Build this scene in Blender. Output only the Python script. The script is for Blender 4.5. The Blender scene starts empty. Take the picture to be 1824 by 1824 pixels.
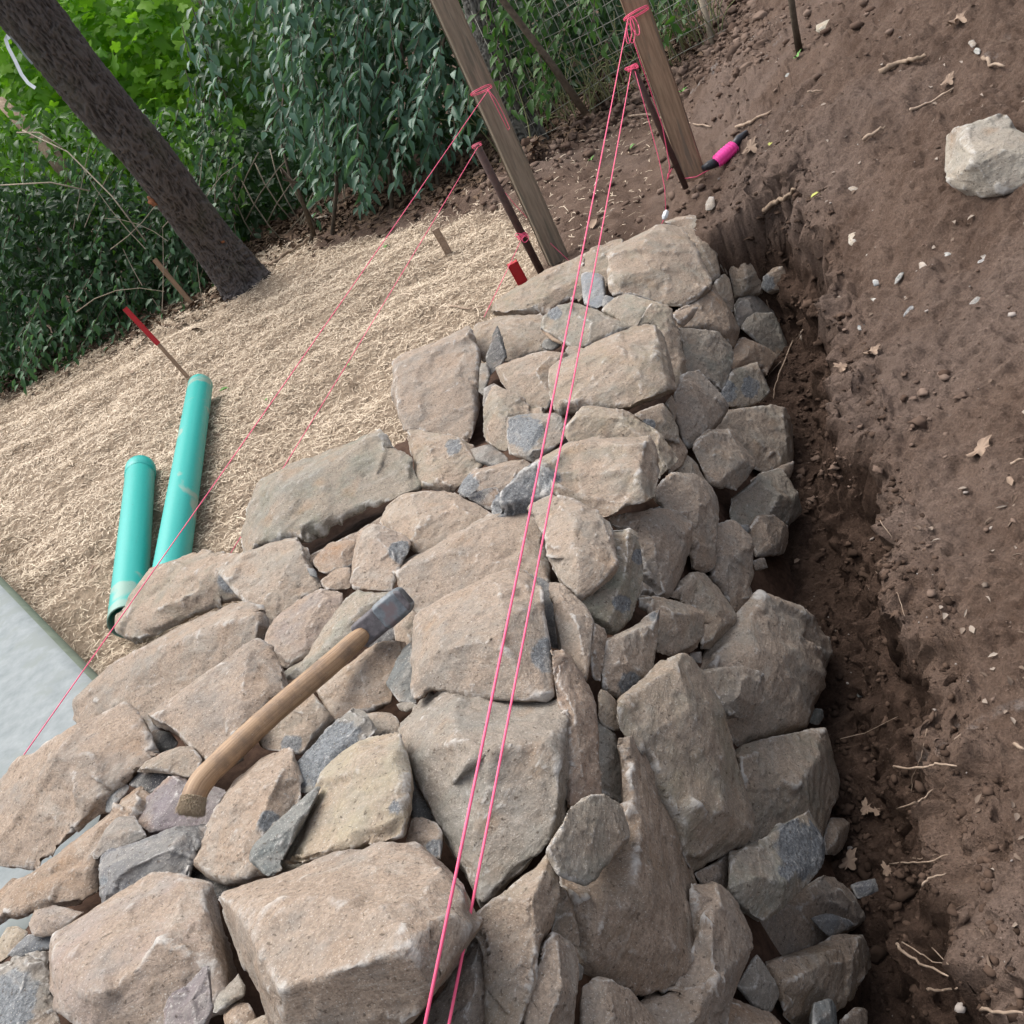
import bpy, bmesh, math, random
import numpy as np
from mathutils import Vector, Matrix
from mathutils.geometry import delaunay_2d_cdt

random.seed(7)
RNG = np.random.default_rng(7)
SC = bpy.context.scene
COL = SC.collection

# ------------------------------------------------------------------ camera
EYE = np.array([0.0, 0.0, 1.30])
PITCH, ROLL, FPX = math.radians(30), math.radians(27), 1752.0
FWD = np.array([0, math.cos(PITCH), -math.sin(PITCH)])
R0 = np.array([1.0, 0, 0])
U0 = np.array([0, math.sin(PITCH), math.cos(PITCH)])
IMX = math.cos(ROLL) * R0 - math.sin(ROLL) * U0
IMU = math.sin(ROLL) * R0 + math.cos(ROLL) * U0
cam_d = bpy.data.cameras.new('camera')
cam = bpy.data.objects.new('camera', cam_d)
COL.objects.link(cam)
cam_d.sensor_width = 36.0
cam_d.lens = 36.0 * FPX / 1824.0
cam_d.clip_start = 0.02
cam_d.clip_end = 400
m = Matrix.Identity(4)
for i in range(3):
    m[i][0] = IMX[i]; m[i][1] = IMU[i]; m[i][2] = -FWD[i]; m[i][3] = EYE[i]
cam.matrix_world = m
SC.camera = cam
SC.render.resolution_x = SC.render.resolution_y = 1024

# ------------------------------------------------------------------ light
SUN_AZ = math.radians(-38)     # from +Y towards +X (negative: from the left)
SUN_EL = math.radians(60)
w = bpy.data.worlds.new('World'); SC.world = w; w.use_nodes = True
nt = w.node_tree
sky = nt.nodes.new('ShaderNodeTexSky'); sky.sky_type = 'NISHITA'; sky.sun_disc = False
sky.sun_elevation = SUN_EL; sky.sun_rotation = SUN_AZ
sky.dust_density = 5.0; sky.air_density = 1.0; sky.ozone_density = 1.0
bg = nt.nodes['Background']; bg.inputs['Strength'].default_value = 0.15
hs = nt.nodes.new('ShaderNodeHueSaturation'); hs.inputs['Saturation'].default_value = .38    # thin overcast
nt.links.new(sky.outputs[0], hs.inputs['Color']); nt.links.new(hs.outputs[0], bg.inputs[0])
sd = bpy.data.lights.new('sun', 'SUN'); sd.energy = 1.25; sd.angle = math.radians(50)
sd.color = (1.0, 0.95, 0.88)
so = bpy.data.objects.new('sun', sd); COL.objects.link(so)
sdir = Vector((math.sin(SUN_AZ) * math.cos(SUN_EL), math.cos(SUN_AZ) * math.cos(SUN_EL), math.sin(SUN_EL)))
so.rotation_euler = sdir.to_track_quat('Z', 'Y').to_euler()
so.location = sdir * 20
SC.view_settings.view_transform = 'Standard'
SC.view_settings.look = 'None'
SC.view_settings.gamma = 1.0
SC.view_settings.exposure = 0.80

# ------------------------------------------------------------------ helpers
def ray(px, py):
    """direction through a photo pixel, one metre long along the optical axis"""
    px = np.asarray(px, float); py = np.asarray(py, float)
    u = (px - 912) / FPX; v = (912 - py) / FPX
    return FWD + u[..., None] * IMX + v[..., None] * IMU

def at(px, py, d):
    return EYE + ray(px, py) * d

def _hash(ix, iy, iz, seed):
    h = (ix.astype(np.int64) * 374761393 + iy.astype(np.int64) * 668265263 + iz.astype(np.int64) * 2147483647 % 1274126177 + seed * 974634777) & 0xFFFFFFFF
    h = ((h ^ (h >> 13)) * 1274126177) & 0xFFFFFFFF
    h = (h ^ (h >> 16)) & 0xFFFFFFFF
    return h / 4294967295.0 * 2 - 1

def vnoise(p, seed=0):
    """smooth value noise, p (N,3) -> (N,), about -1..1"""
    i = np.floor(p).astype(np.int64); f = p - i
    f = f * f * f * (f * (f * 6 - 15) + 10)
    out = 0
    for dx in (0, 1):
        wx = f[:, 0] if dx else 1 - f[:, 0]
        for dy in (0, 1):
            wy = f[:, 1] if dy else 1 - f[:, 1]
            for dz in (0, 1):
                wz = f[:, 2] if dz else 1 - f[:, 2]
                out = out + wx * wy * wz * _hash(i[:, 0] + dx, i[:, 1] + dy, i[:, 2] + dz, seed)
    return out

def fbm(p, seed=0, octv=4, gain=.5):
    a, s = 1.0, 0
    rot = np.array([[.8, .6, 0], [-.6, .8, 0], [0, 0, 1]]) @ np.array([[1, 0, 0], [0, .8, .6], [0, -.6, .8]])
    for k in range(octv):
        s = s + a * vnoise(p, seed + k)
        p = (p @ rot) * 2.03 + 7.7
        a *= gain
    return s

def smooth(a, b, x):
    t = np.clip((x - a) / (b - a), 0, 1)
    return t * t * (3 - 2 * t)

def newobj(name, me, mat=None, parent=None, **props):
    o = bpy.data.objects.new(name, me)
    COL.objects.link(o)
    if mat is not None and me is not None and len(me.materials) == 0:
        me.materials.append(mat)
    if parent is not None:
        o.parent = parent
    for k, v in props.items():
        o[k] = v
    return o

def empty(name, loc=(0, 0, 0), **props):
    o = bpy.data.objects.new(name, None)
    COL.objects.link(o); o.location = loc; o.empty_display_size = .1
    bpy.context.view_layer.update()
    for k, v in props.items():
        o[k] = v
    return o

def keep(o, parent):
    """parent while the geometry stays where it was built (world coordinates)"""
    o.parent = parent
    o.matrix_parent_inverse = Matrix.Translation(parent.location).inverted()
    return o

def mesh_np(name, V, Fc, smooth_sh=True):
    """V (N,3), Fc (M,k) arrays of one polygon size"""
    me = bpy.data.meshes.new(name)
    V = np.asarray(V, np.float32); Fc = np.asarray(Fc, np.int32)
    k = Fc.shape[1]
    me.vertices.add(len(V)); me.vertices.foreach_set('co', V.ravel())
    me.loops.add(Fc.size); me.loops.foreach_set('vertex_index', Fc.ravel())
    me.polygons.add(len(Fc))
    me.polygons.foreach_set('loop_start', np.arange(0, Fc.size, k, dtype=np.int32))
    me.polygons.foreach_set('loop_total', np.full(len(Fc), k, np.int32))
    if smooth_sh:
        me.polygons.foreach_set('use_smooth', np.ones(len(Fc), bool))
    me.update(calc_edges=True)
    me.validate()
    return me

def set_attr(me, name, arr):
    a = me.attributes.new(name, 'FLOAT', 'POINT')
    a.data.foreach_set('value', np.asarray(arr, np.float32))

def tube(pts, rad, n=8, caps=True):
    """tube along points; rad scalar or per-point; returns V, F(list)"""
    P = [Vector(p) for p in pts]
    rad = [rad] * len(P) if np.isscalar(rad) else list(rad)
    V, F = [], []
    prev = None
    for i, p in enumerate(P):
        d = (P[min(i + 1, len(P) - 1)] - P[max(i - 1, 0)]).normalized()
        if prev is None:
            a = Vector((0, 0, 1)) if abs(d.z) < .9 else Vector((1, 0, 0))
            x = d.cross(a).normalized()
        else:
            x = (prev - d * prev.dot(d)).normalized()
        prev = x
        y = d.cross(x)
        for k in range(n):
            a = 2 * math.pi * k / n
            V.append(p + (x * math.cos(a) + y * math.sin(a)) * rad[i])
    for i in range(len(P) - 1):
        for k in range(n):
            F.append((i * n + k, i * n + (k + 1) % n, (i + 1) * n + (k + 1) % n, (i + 1) * n + k))
    if caps:
        F.append(tuple(range(n - 1, -1, -1))); F.append(tuple((len(P) - 1) * n + k for k in range(n)))
    return V, F

def mesh_list(name, V, F, smooth_sh=True):
    me = bpy.data.meshes.new(name)
    me.from_pydata([tuple(v) for v in V], [], F)
    if smooth_sh:
        for p in me.polygons: p.use_smooth = True
    me.update()
    return me

def tube_obj(name, pts, rad, mat, parent=None, n=8, **props):
    V, F = tube(pts, rad, n)
    return newobj(name, mesh_list(name, V, F), mat, parent, **props)

# ------------------------------------------------------------------ materials
def mat_new(name):
    mt = bpy.data.materials.new(name); mt.use_nodes = True
    n = mt.node_tree.nodes; l = mt.node_tree.links
    return mt, n, l, n['Principled BSDF']

def N(n, t, **kw):
    x = n.new(t)
    for k, v in kw.items():
        if k in x.inputs.keys() if hasattr(x.inputs, 'keys') else False:
            x.inputs[k].default_value = v
        else:
            setattr(x, k, v)
    return x

def noise(n, l, vec, scale, detail=6, rough=.6, dist=0.0):
    x = n.new('ShaderNodeTexNoise')
    x.inputs['Scale'].default_value = scale; x.inputs['Detail'].default_value = detail
    x.inputs['Roughness'].default_value = rough; x.inputs['Distortion'].default_value = dist
    l.new(vec, x.inputs['Vector'])
    return x.outputs['Fac']

def ramp(n, l, fac, stops):
    x = n.new('ShaderNodeValToRGB')
    e = x.color_ramp.elements
    while len(e) < len(stops): e.new(.5)
    for k, (p, c) in enumerate(stops):
        e[k].position = p
        e[k].color = (c, c, c, 1) if np.isscalar(c) else (*c, 1)
    l.new(fac, x.inputs[0])
    return x.outputs[0]

def mix(n, l, fac, a, b, mode='MIX'):
    x = n.new('ShaderNodeMix'); x.data_type = 'RGBA'; x.blend_type = mode; x.clamp_factor = True
    for sock, val in ((x.inputs[0], fac), (x.inputs[6], a), (x.inputs[7], b)):
        if hasattr(val, 'links'): l.new(val, sock)
        elif np.isscalar(val): sock.default_value = val
        else: sock.default_value = (*val, 1)
    return x.outputs[2]

def math_n(n, l, op, a, b=0.0, clamp=False):
    x = n.new('ShaderNodeMath'); x.operation = op; x.use_clamp = clamp
    for sock, val in ((x.inputs[0], a), (x.inputs[1], b)):
        if hasattr(val, 'links'): l.new(val, sock)
        else: sock.default_value = val
    return x.outputs[0]

def bump(n, l, h, strength, dist, prev=None):
    x = n.new('ShaderNodeBump'); x.inputs['Strength'].default_value = strength; x.inputs['Distance'].default_value = dist
    l.new(h, x.inputs['Height'])
    if prev is not None: l.new(prev, x.inputs['Normal'])
    return x.outputs[0]

def stone_material():
    mt, n, l, bs = mat_new('dusty_field_stone')
    tc = n.new('ShaderNodeTexCoord').outputs['Object']
    oi = n.new('ShaderNodeObjectInfo')
    rnd = oi.outputs['Random']
    sh = n.new('ShaderNodeVectorMath'); sh.operation = 'ADD'
    cmb = n.new('ShaderNodeCombineXYZ')
    l.new(math_n(n, l, 'MULTIPLY', rnd, 37.0), cmb.inputs[0]); l.new(math_n(n, l, 'MULTIPLY', rnd, 91.0), cmb.inputs[1])
    l.new(tc, sh.inputs[0]); l.new(cmb.outputs[0], sh.inputs[1])
    v = sh.outputs[0]
    # bedding: stretched coordinates along a tilted axis
    mp = n.new('ShaderNodeMapping'); mp.inputs['Rotation'].default_value = (.5, .35, .2); mp.inputs['Scale'].default_value = (1, 1, 5)
    l.new(v, mp.inputs[0]); vb = mp.outputs[0]
    col = oi.outputs['Color']; dust = oi.outputs['Alpha']
    big = noise(n, l, v, 9, 5, .6)
    med = noise(n, l, v, 45, 6, .65)
    fine = noise(n, l, v, 210, 6, .78)
    bed = noise(n, l, vb, 26, 7, .65, .6)
    spk = noise(n, l, v, 520, 3, .6)
    fresh = n.new('ShaderNodeAttribute'); fresh.attribute_name = 'fresh'
    rock = mix(n, l, ramp(n, l, big, [(.35, 0.0), (.65, 1.0)]), col, mix(n, l, .55, col, (.19, .18, .16)))
    rock = mix(n, l, math_n(n, l, 'MULTIPLY', ramp(n, l, bed, [(.42, 0.0), (.72, 1.0)]), .45), rock, (.30, .29, .27))
    rock = mix(n, l, math_n(n, l, 'MULTIPLY', ramp(n, l, noise(n, l, v, 14, 4, .5), [(.56, 0.0), (.7, 1.0)]), .35), rock, (.34, .19, .085))
    fr = mix(n, l, ramp(n, l, fine, [(.36, 0.0), (.64, 1.0)]), (.085, .093, .10), (.235, .25, .262))
    rock = mix(n, l, fresh.outputs['Fac'], rock, fr)
    # dried mud / dust cover, thicker where the stone is not freshly broken
    dm = math_n(n, l, 'ADD', ramp(n, l, noise(n, l, v, 13, 6, .62), [(.38, 0.0), (.56, 1.0)]), ramp(n, l, med, [(.35, 0.0), (.8, .5)]))
    dm = math_n(n, l, 'MULTIPLY', math_n(n, l, 'MULTIPLY', dm, dust), math_n(n, l, 'SUBTRACT', 1.0, math_n(n, l, 'MULTIPLY', fresh.outputs['Fac'], .9)), True)
    dcol = mix(n, l, ramp(n, l, fine, [(.36, 0.0), (.64, 1.0)]), (.235, .178, .134), (.385, .302, .234))
    rock = mix(n, l, dm, rock, dcol)
    sm_ = math_n(n, l, 'MULTIPLY', ramp(n, l, noise(n, l, vb, 5.5, 8, .72, 1.5), [(.54, 0.0), (.63, 1.0)]), .34)
    rock = mix(n, l, sm_, rock, (.40, .37, .325))
    # pale mineral flecks, dark pits
    rock = mix(n, l, math_n(n, l, 'MULTIPLY', ramp(n, l, spk, [(.61, 0.0), (.67, 1.0)]), .65), rock, (.60, .57, .52))
    rock = mix(n, l, math_n(n, l, 'MULTIPLY', ramp(n, l, noise(n, l, v, 170, 3, .5), [(.31, 1.0), (.37, 0.0)]), .7), rock, (.08, .06, .045))
    # bruised pale edges
    geo = n.new('ShaderNodeNewGeometry')
    pe = math_n(n, l, 'MULTIPLY', ramp(n, l, geo.outputs['Pointiness'], [(.513, 0.0), (.55, 1.0)]), ramp(n, l, noise(n, l, v, 22, 6, .7), [(.45, 0.0), (.58, 1.0)]))
    rock = mix(n, l, math_n(n, l, 'MULTIPLY', pe, .75), rock, (.56, .54, .51))
    wv = math_n(n, l, 'MULTIPLY', ramp(n, l, noise(n, l, vb, 9, 7, .7, 1.2), [(.64, 0.0), (.70, 1.0)]), ramp(n, l, fine, [(.42, 0.0), (.6, 1.0)]))
    rock = mix(n, l, math_n(n, l, 'MULTIPLY', wv, .6), rock, (.55, .54, .52))
    grain = math_n(n, l, 'ADD', math_n(n, l, 'MULTIPLY', ramp(n, l, fine, [(.3, 0.0), (.7, 1.0)]), .5), math_n(n, l, 'MULTIPLY', ramp(n, l, noise(n, l, v, 75, 6, .75, .4), [(.3, 0.0), (.7, 1.0)]), .5))
    rock = mix(n, l, 1.0, rock, ramp(n, l, grain, [(.2, .84), (.5, 1.0), (.8, 1.12)]), 'MULTIPLY')
    l.new(rock, bs.inputs['Base Color'])
    bs.inputs['Roughness'].default_value = .88
    bs.inputs['Specular IOR Level'].default_value = .25
    b1 = bump(n, l, bed, .6, .006)
    b1 = bump(n, l, med, .6, .006, b1)
    b1 = bump(n, l, fine, .8, .0022, b1)
    vo = n.new('ShaderNodeTexVoronoi'); vo.inputs['Scale'].default_value = 120; l.new(v, vo.inputs['Vector'])
    b1 = bump(n, l, ramp(n, l, vo.outputs['Distance'], [(.0, 0.0), (.25, 1.0)]), .25, .002, b1)
    l.new(b1, bs.inputs['Normal'])
    return mt

def ground_material():
    """bare soil with straw tint by attribute, darker damp trench soil by attribute"""
    mt, n, l, bs = mat_new('soil')
    v = n.new('ShaderNodeTexCoord').outputs['Object']
    st = n.new('ShaderNodeAttribute'); st.attribute_name = 'straw'
    dp = n.new('ShaderNodeAttribute'); dp.attribute_name = 'damp'
    a = noise(n, l, v, 5, 6, .62); b = noise(n, l, v, 38, 6, .7); c = noise(n, l, v, 190, 4, .7); d2 = noise(n, l, v, 1.7, 4, .5)
    dry = mix(n, l, ramp(n, l, a, [(.35, 0.0), (.65, 1.0)]), (.090, .057, .041), (.165, .113, .086))
    dry = mix(n, l, ramp(n, l, b, [(.4, 0.0), (.75, .7)]), dry, (.175, .125, .098))
    dry = mix(n, l, math_n(n, l, 'MULTIPLY', ramp(n, l, d2, [(.5, 0.0), (.62, 1.0)]), .4), dry, (.21, .16, .135))
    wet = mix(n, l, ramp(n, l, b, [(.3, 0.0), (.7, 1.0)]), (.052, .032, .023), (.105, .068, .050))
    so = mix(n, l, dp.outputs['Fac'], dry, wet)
    so = mix(n, l, math_n(n, l, 'MULTIPLY', ramp(n, l, c, [(.66, 0.0), (.72, 1.0)]), .5), so, (.34, .29, .25))
    # grey stone dust where chips were knocked off
    gd = math_n(n, l, 'MULTIPLY', ramp(n, l, noise(n, l, v, 3.1, 5, .7, .8), [(.64, 0.0), (.73, 1.0)]), ramp(n, l, b, [(.42, 0.0), (.6, 1.0)]))
    gd = math_n(n, l, 'MULTIPLY', gd, math_n(n, l, 'SUBTRACT', 1.0, dp.outputs['Fac']))
    so = mix(n, l, math_n(n, l, 'MULTIPLY', gd, .6), so, (.33, .33, .33))
    so = mix(n, l, 1.0, so, ramp(n, l, c, [(.34, .72), (.5, 1.0), (.66, 1.25)]), 'MULTIPLY')
    sc = mix(n, l, ramp(n, l, b, [(.3, 0.0), (.7, 1.0)]), (.30, .225, .155), (.52, .42, .31))
    so = mix(n, l, math_n(n, l, 'MULTIPLY', st.outputs['Fac'], .75), so, sc)
    l.new(so, bs.inputs['Base Color'])
    bs.inputs['Roughness'].default_value = .95; bs.inputs['Specular IOR Level'].default_value = .15
    b1 = bump(n, l, b, .8, .016); b1 = bump(n, l, c, 1.0, .007, b1); b1 = bump(n, l, noise(n, l, v, 520, 3, .7), .8, .0025, b1)
    l.new(b1, bs.inputs['Normal'])
    return mt

def simple(name, c1, c2, scale=40, rough=.8, bmp=.3, bd=.003, spec=.3, stretch=None, c3=None):
    mt, n, l, bs = mat_new(name)
    v = n.new('ShaderNodeTexCoord').outputs['Object']
    if stretch:
        mp = n.new('ShaderNodeMapping'); mp.inputs['Scale'].default_value = stretch; l.new(v, mp.inputs[0]); v = mp.outputs[0]
    a = noise(n, l, v, scale, 7, .65); b = noise(n, l, v, scale * 6, 4, .6)
    c = mix(n, l, ramp(n, l, a, [(.3, 0.0), (.7, 1.0)]), c1, c2)
    if c3:
        c = mix(n, l, ramp(n, l, noise(n, l, v, scale * .35, 5, .6), [(.52, 0.0), (.62, 1.0)]), c, c3)
    l.new(c, bs.inputs['Base Color'])
    bs.inputs['Roughness'].default_value = rough; bs.inputs['Specular IOR Level'].default_value = spec
    if bmp:
        x = bump(n, l, a, bmp, bd); x = bump(n, l, b, bmp, bd * .3, x)
        l.new(x, bs.inputs['Normal'])
    return mt

def leaf_material(name, c1, c2, trans=.35, rough=.45):
    mt, n, l, bs = mat_new(name)
    at_ = n.new('ShaderNodeAttribute'); at_.attribute_name = 'tone'
    oi = n.new('ShaderNodeObjectInfo')
    f = math_n(n, l, 'ADD', at_.outputs['Fac'], math_n(n, l, 'MULTIPLY', oi.outputs['Random'], .35), True)
    c = mix(n, l, f, c1, c2)
    l.new(c, bs.inputs['Base Color']); bs.inputs['Roughness'].default_value = rough; bs.inputs['Specular IOR Level'].default_value = .4
    tr = n.new('ShaderNodeBsdfTranslucent'); l.new(mix(n, l, .5, c, (c2[0] * 1.3, c2[1] * 1.5, c2[2] * .5)), tr.inputs[0])
    ms = n.new('ShaderNodeMixShader'); ms.inputs[0].default_value = trans
    l.new(bs.outputs[0], ms.inputs[1]); l.new(tr.outputs[0], ms.inputs[2])
    l.new(ms.outputs[0], n['Material Output'].inputs[0])
    return mt

M_STONE = stone_material()
M_GROUND = ground_material()
M_CLOD = simple('soil_clod', (.075, .046, .033), (.20, .145, .112), 60, .95, .5, .004, .15)
M_CLODWET = simple('damp_soil_clod', (.04, .023, .016), (.105, .063, .044), 60, .95, .5, .004, .15)
# ------------------------------------------------------------------ the lie of the land
CS, SN = math.cos(math.radians(23.5)), math.sin(math.radians(23.5))
def to_st(x, y):      # along the wall (away from the camera), across it (to the right)
    return SN * x + CS * y, CS * x - SN * y
def to_xy(s, t):
    return SN * s + CS * t, CS * s - SN * t

def tl_end(s):
    return np.interp(s, [2.2, 2.9, 3.4, 3.8], [-1.75, -1.42, -1.05, -.7])

def ground_z(s, t):
    s = np.asarray(s, float); t = np.asarray(t, float)
    c = np.interp(s, [2.3, 3.5], [.04, .28])
    zr = np.clip(c + .45 * t, 0, None)
    zr = np.where(zr > .75, .75 + (zr - .75) * .35, zr)
    z = zr
    # trench along the right foot of the wall
    _ps = np.stack([s.ravel() * 1.0, t.ravel() * 1.0, s.ravel() * 0 + 2.5], 1)
    wob = .03 * np.sin(s * 5.1) + .02 * np.sin(s * 11.3 + 1) + (fbm(_ps * 9, 90, 4, .6) * .022).reshape(s.shape)
    lip = -.02 + wob
    k = 1 - (.42 * smooth(lip - .11, lip - .055, t) + .58 * smooth(lip - .03, lip + .008, t))   # 1 inside the trench, a step half way
    k = k * smooth(-1.3, -.9, t) * (1 - smooth(3.22, 3.31, s + .25 * (t + .15) + wob))
    z = z * (1 - k) + (-.29) * k
    # the plot falls away gently behind the straw
    xx, yy = to_xy(s, t)
    z = z - .10 * np.clip(yy - 7.0, 0, 30) * smooth(1.0, -1.5, xx)
    return z

def wall_z(s, t):
    s = np.asarray(s, float); t = np.asarray(t, float)
    top = .45 - .115 * (np.clip(s, 0, 4) - .5)
    face = -.28 + (-.19 - t) / .26 * (top + .28)
    te = tl_end(s)
    left = (t - te) / .30 * top
    z = np.minimum(np.minimum(top, face), left)
    end = (3.62 - s) / .22 * .3 - .02
    z = np.minimum(z, end)
    return np.where((t > -.19) | (t < te), -9, z)

def surf_z(s, t):
    return np.maximum(ground_z(s, t), wall_z(s, t))

_D = np.arange(.55, 14, .006)
def surf_depth(px, py, f=surf_z, dz=0.0):
    r = ray(float(px), float(py))
    P = EYE + _D[:, None] * r
    s, t = to_st(P[:, 0], P[:, 1])
    under = P[:, 2] < f(s, t) + dz
    i = np.argmax(under)
    return float(_D[i]) if under.any() else 12.0


STRAW_EDGE = np.array([(-9, 6.5), (-2.6, 6.35), (-.75, 6.2), (.1, 5.45), (.5, 5.0), (.5, 4.2), (.15, 3.3), (-.5, 2.5), (-.8, 2.0)])
def straw_mask(x, y):
    p = np.stack([x * 1.3, y * 1.3, x * 0 + 3], 1)
    nz = vnoise(p * 1.5, 5) * .12 + vnoise(p * 6, 6) * .07
    ex = np.interp(y, [2.2, 3.0, 3.6, 4.2, 4.8, 5.2, 5.6, 6.2], [-.55, -.05, .35, .58, .68, .6, .3, -.3])
    far = np.interp(x, [-9, -2.6, -.75, .1, .6], [6.75, 6.6, 6.75, 6.15, 5.5])
    return smooth(.10, -.08, x - ex + nz) * smooth(.12, -.1, y - far + nz)

def axis(*seg):
    out = []
    for a, b, st in seg:
        out.append(np.arange(a, b, st))
    return np.concatenate(out)

def build_ground():
    S = axis((-3, .1, .1), (.1, .4, .03), (.4, 3.45, .0075), (3.45, 3.7, .0105), (3.7, 7.5, .028), (7.5, 14, .15), (14, 60, 1.6))
    T = axis((-50, -8, 1.6), (-8, -5, .15), (-5, -.5, .028), (-.5, -.3, .0105), (-.3, -.17, .0075), (-.17, .07, .0036), (.07, .7, .0075), (.7, 1.1, .0105), (1.1, 3, .04), (3, 8, .2), (8, 50, 1.8))
    s, t = np.meshgrid(S, T, indexing='ij'); s = s.ravel(); t = t.ravel()
    x, y = to_xy(s, t)
    z = ground_z(s, t)
    p = np.stack([x, y, z * 1.5], 1)
    sm = straw_mask(x, y)
    vis = smooth(14, 8, y)
    n1 = fbm(p * 2.2, 11, 3) * .03
    n2 = fbm(p * 14, 21, 5, .6) * .017
    n3 = np.abs(fbm(p * 34, 31, 3)) * .008
    rough = 1 - .5 * sm
    inside = smooth(-.02, -.12, t) * smooth(-1.2, -.6, t) * (s < 3.5)
    bank = smooth(-.15, -.05, t) * smooth(.08, .0, t) * smooth(3.5, 3.3, s)
    z2 = z + (n1 + (n2 + n3) * rough + np.abs(fbm(p * 9, 71, 3)) * .03 * bank) * vis
    slope_ = smooth(-.02, .05, t) * (1 - sm) * vis
    z2 = z2 + slope_ * (.016 * (1 - np.abs(fbm(p * 6.5, 131, 4, .6))) * smooth(.0, .6, vnoise(p * 2.1, 133)) + .006 * np.abs(fbm(p * 52, 134, 2)))
    near_ = smooth(-.32, -.28, t) * smooth(.95, .7, t) * smooth(3.6, 3.3, s)
    cl = np.clip(vnoise(p * 48, 141) * .7 + vnoise(p * 95, 142) * .5 + .1, 0, None) ** 1.4
    cl2 = np.clip(vnoise(p * 24, 143) - .15, 0, None)
    patch_ = .45 + .75 * smooth(-.2, .5, vnoise(p * 3.3, 144))
    z2 = z2 + near_ * vis * patch_ * (cl * .0085 + cl2 * .012)
    # straw lies in soft rolls
    z2 = z2 + sm * vis * .011 * vnoise(np.stack([x * 1.5 + y, y * 7, x * 0], 1), 9)
    # rubble heap line along the fence
    xx = x; d_f = np.abs((y - 5.35) - (xx - .7) * .35)
    heap = np.exp(-(d_f / .35) ** 2) * smooth(.3, .9, xx)
    z2 = z2 + heap * (.09 + .05 * fbm(p * 7, 41, 3))
    # undermine the bank a little: push the steep face to the right
    ni, nj = len(S), len(T)
    # break up the steep cut with real 3-D relief, pushed sideways out of the bank
    q3 = np.stack([x, y, z2], 1)
    fm = smooth(-.22, -.15, t) * smooth(.06, .0, t) * smooth(3.6, 3.4, s)
    fe = smooth(3.05, 3.2, s) * smooth(3.5, 3.38, s) * (t < .05) * (t > -1)
    sh_ = fbm(q3 * 13, 151, 4, .6) * .026 + np.clip(vnoise(q3 * 38, 152), 0, 1) * .016
    x = x + CS * sh_ * fm + SN * (np.abs(sh_) * .7) * fe; y = y - SN * sh_ * fm + CS * (np.abs(sh_) * .7) * fe
    z2 = z2 + fm * .012 * vnoise(q3 * 30, 153)
    V = np.stack([x, y, z2], 1)
    ix = np.arange(ni * nj).reshape(ni, nj)
    Fc = np.stack([ix[:-1, :-1], ix[:-1, 1:], ix[1:, 1:], ix[1:, :-1]], -1).reshape(-1, 4)[:, ::-1]
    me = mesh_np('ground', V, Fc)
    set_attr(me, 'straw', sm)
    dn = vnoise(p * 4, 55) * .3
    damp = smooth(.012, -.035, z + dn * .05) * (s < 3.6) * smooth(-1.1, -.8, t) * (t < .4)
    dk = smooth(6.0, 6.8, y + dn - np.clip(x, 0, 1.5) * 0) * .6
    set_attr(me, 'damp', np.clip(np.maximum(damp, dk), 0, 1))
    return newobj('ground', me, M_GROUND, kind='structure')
GROUND = build_ground()
from mathutils.bvhtree import BVHTree
_gm = GROUND.data
_gv = np.empty(len(_gm.vertices) * 3, np.float32); _gm.vertices.foreach_get('co', _gv)
_gl = np.empty(len(_gm.loops), np.int32); _gm.loops.foreach_get('vertex_index', _gl)
GBVH = BVHTree.FromPolygons(_gv.reshape(-1, 3).tolist(), _gl.reshape(-1, 4).tolist())

def ground_at(px, py, up=0.0):
    r = Vector(ray(px, py)); L = r.length
    hit, nrm, _, dist = GBVH.ray_cast(Vector(EYE), r.normalized())
    if hit is None:
        return Vector(at(px, py, 12)), 12.0
    return hit + Vector((0, 0, up)), dist / L

def drop(x, y, z0=5.0):
    hit, nrm, _, _ = GBVH.ray_cast(Vector((x, y, z0)), Vector((0, 0, -1)))
    return (hit, nrm) if hit is not None else (Vector((x, y, 0)), Vector((0, 0, 1)))

def ground_height(x, y):
    """ray-cast free estimate of the built soil height"""
    s, t = to_st(x, y)
    return float(ground_z(s, t))

def build_wall_core(parent):
    S = np.arange(.05, 3.7, .03); T = np.arange(-1.8, -.16, .03)
    s, t = np.meshgrid(S, T, indexing='ij'); s = s.ravel(); t = t.ravel()
    z = np.maximum(wall_z(s, t) - .13, -.35)
    x, y = to_xy(s, t)
    p = np.stack([x, y, z], 1)
    z = z + fbm(p * 12, 3, 3) * .02
    ix = np.arange(len(s)).reshape(len(S), len(T))
    Fc = np.stack([ix[:-1, :-1], ix[:-1, 1:], ix[1:, 1:], ix[1:, :-1]], -1).reshape(-1, 4)[:, ::-1]
    me = mesh_np('rubble_core', np.stack([x, y, z], 1), Fc)
    return keep(newobj('rubble_core', me, M_CLODWET, kind='stuff'), parent)
# ------------------------------------------------------------------ stones
# every stone: frame of the tracing, outline, ridge lines (x, y, height), kind, lift towards the eye (m), fresh patches
FR = {'A': (400, 400, 3.04), 'B': (900, 360, 3.04), 'C': (0, 900, 2.606), 'D': (600, 850, 3.04), 'E': (0, 1300, 2.606),
      'F': (600, 1300, 3.04), 'G': (1000, 900, 3.04), 'H': (1100, 1300, 2.519), 'P': (0, 0, 1.0)}
KIND = {'t': ((.285, .24, .19), .68), 'p': ((.33, .262, .212), .78), 'r': ((.27, .175, .11), .7), 'g': ((.22, .215, .20), .3),
        'b': ((.135, .152, .168), .08), 'k': ((.225, .220, .18), .45), 'c': ((.40, .345, .26), .55), 'x': ((.035, .037, .045), .0),
        'v': ((.17, .145, .155), .12), 'd': ((.16, .11, .08), .8), 'l': ((.19, .22, .24), .08)}
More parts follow.
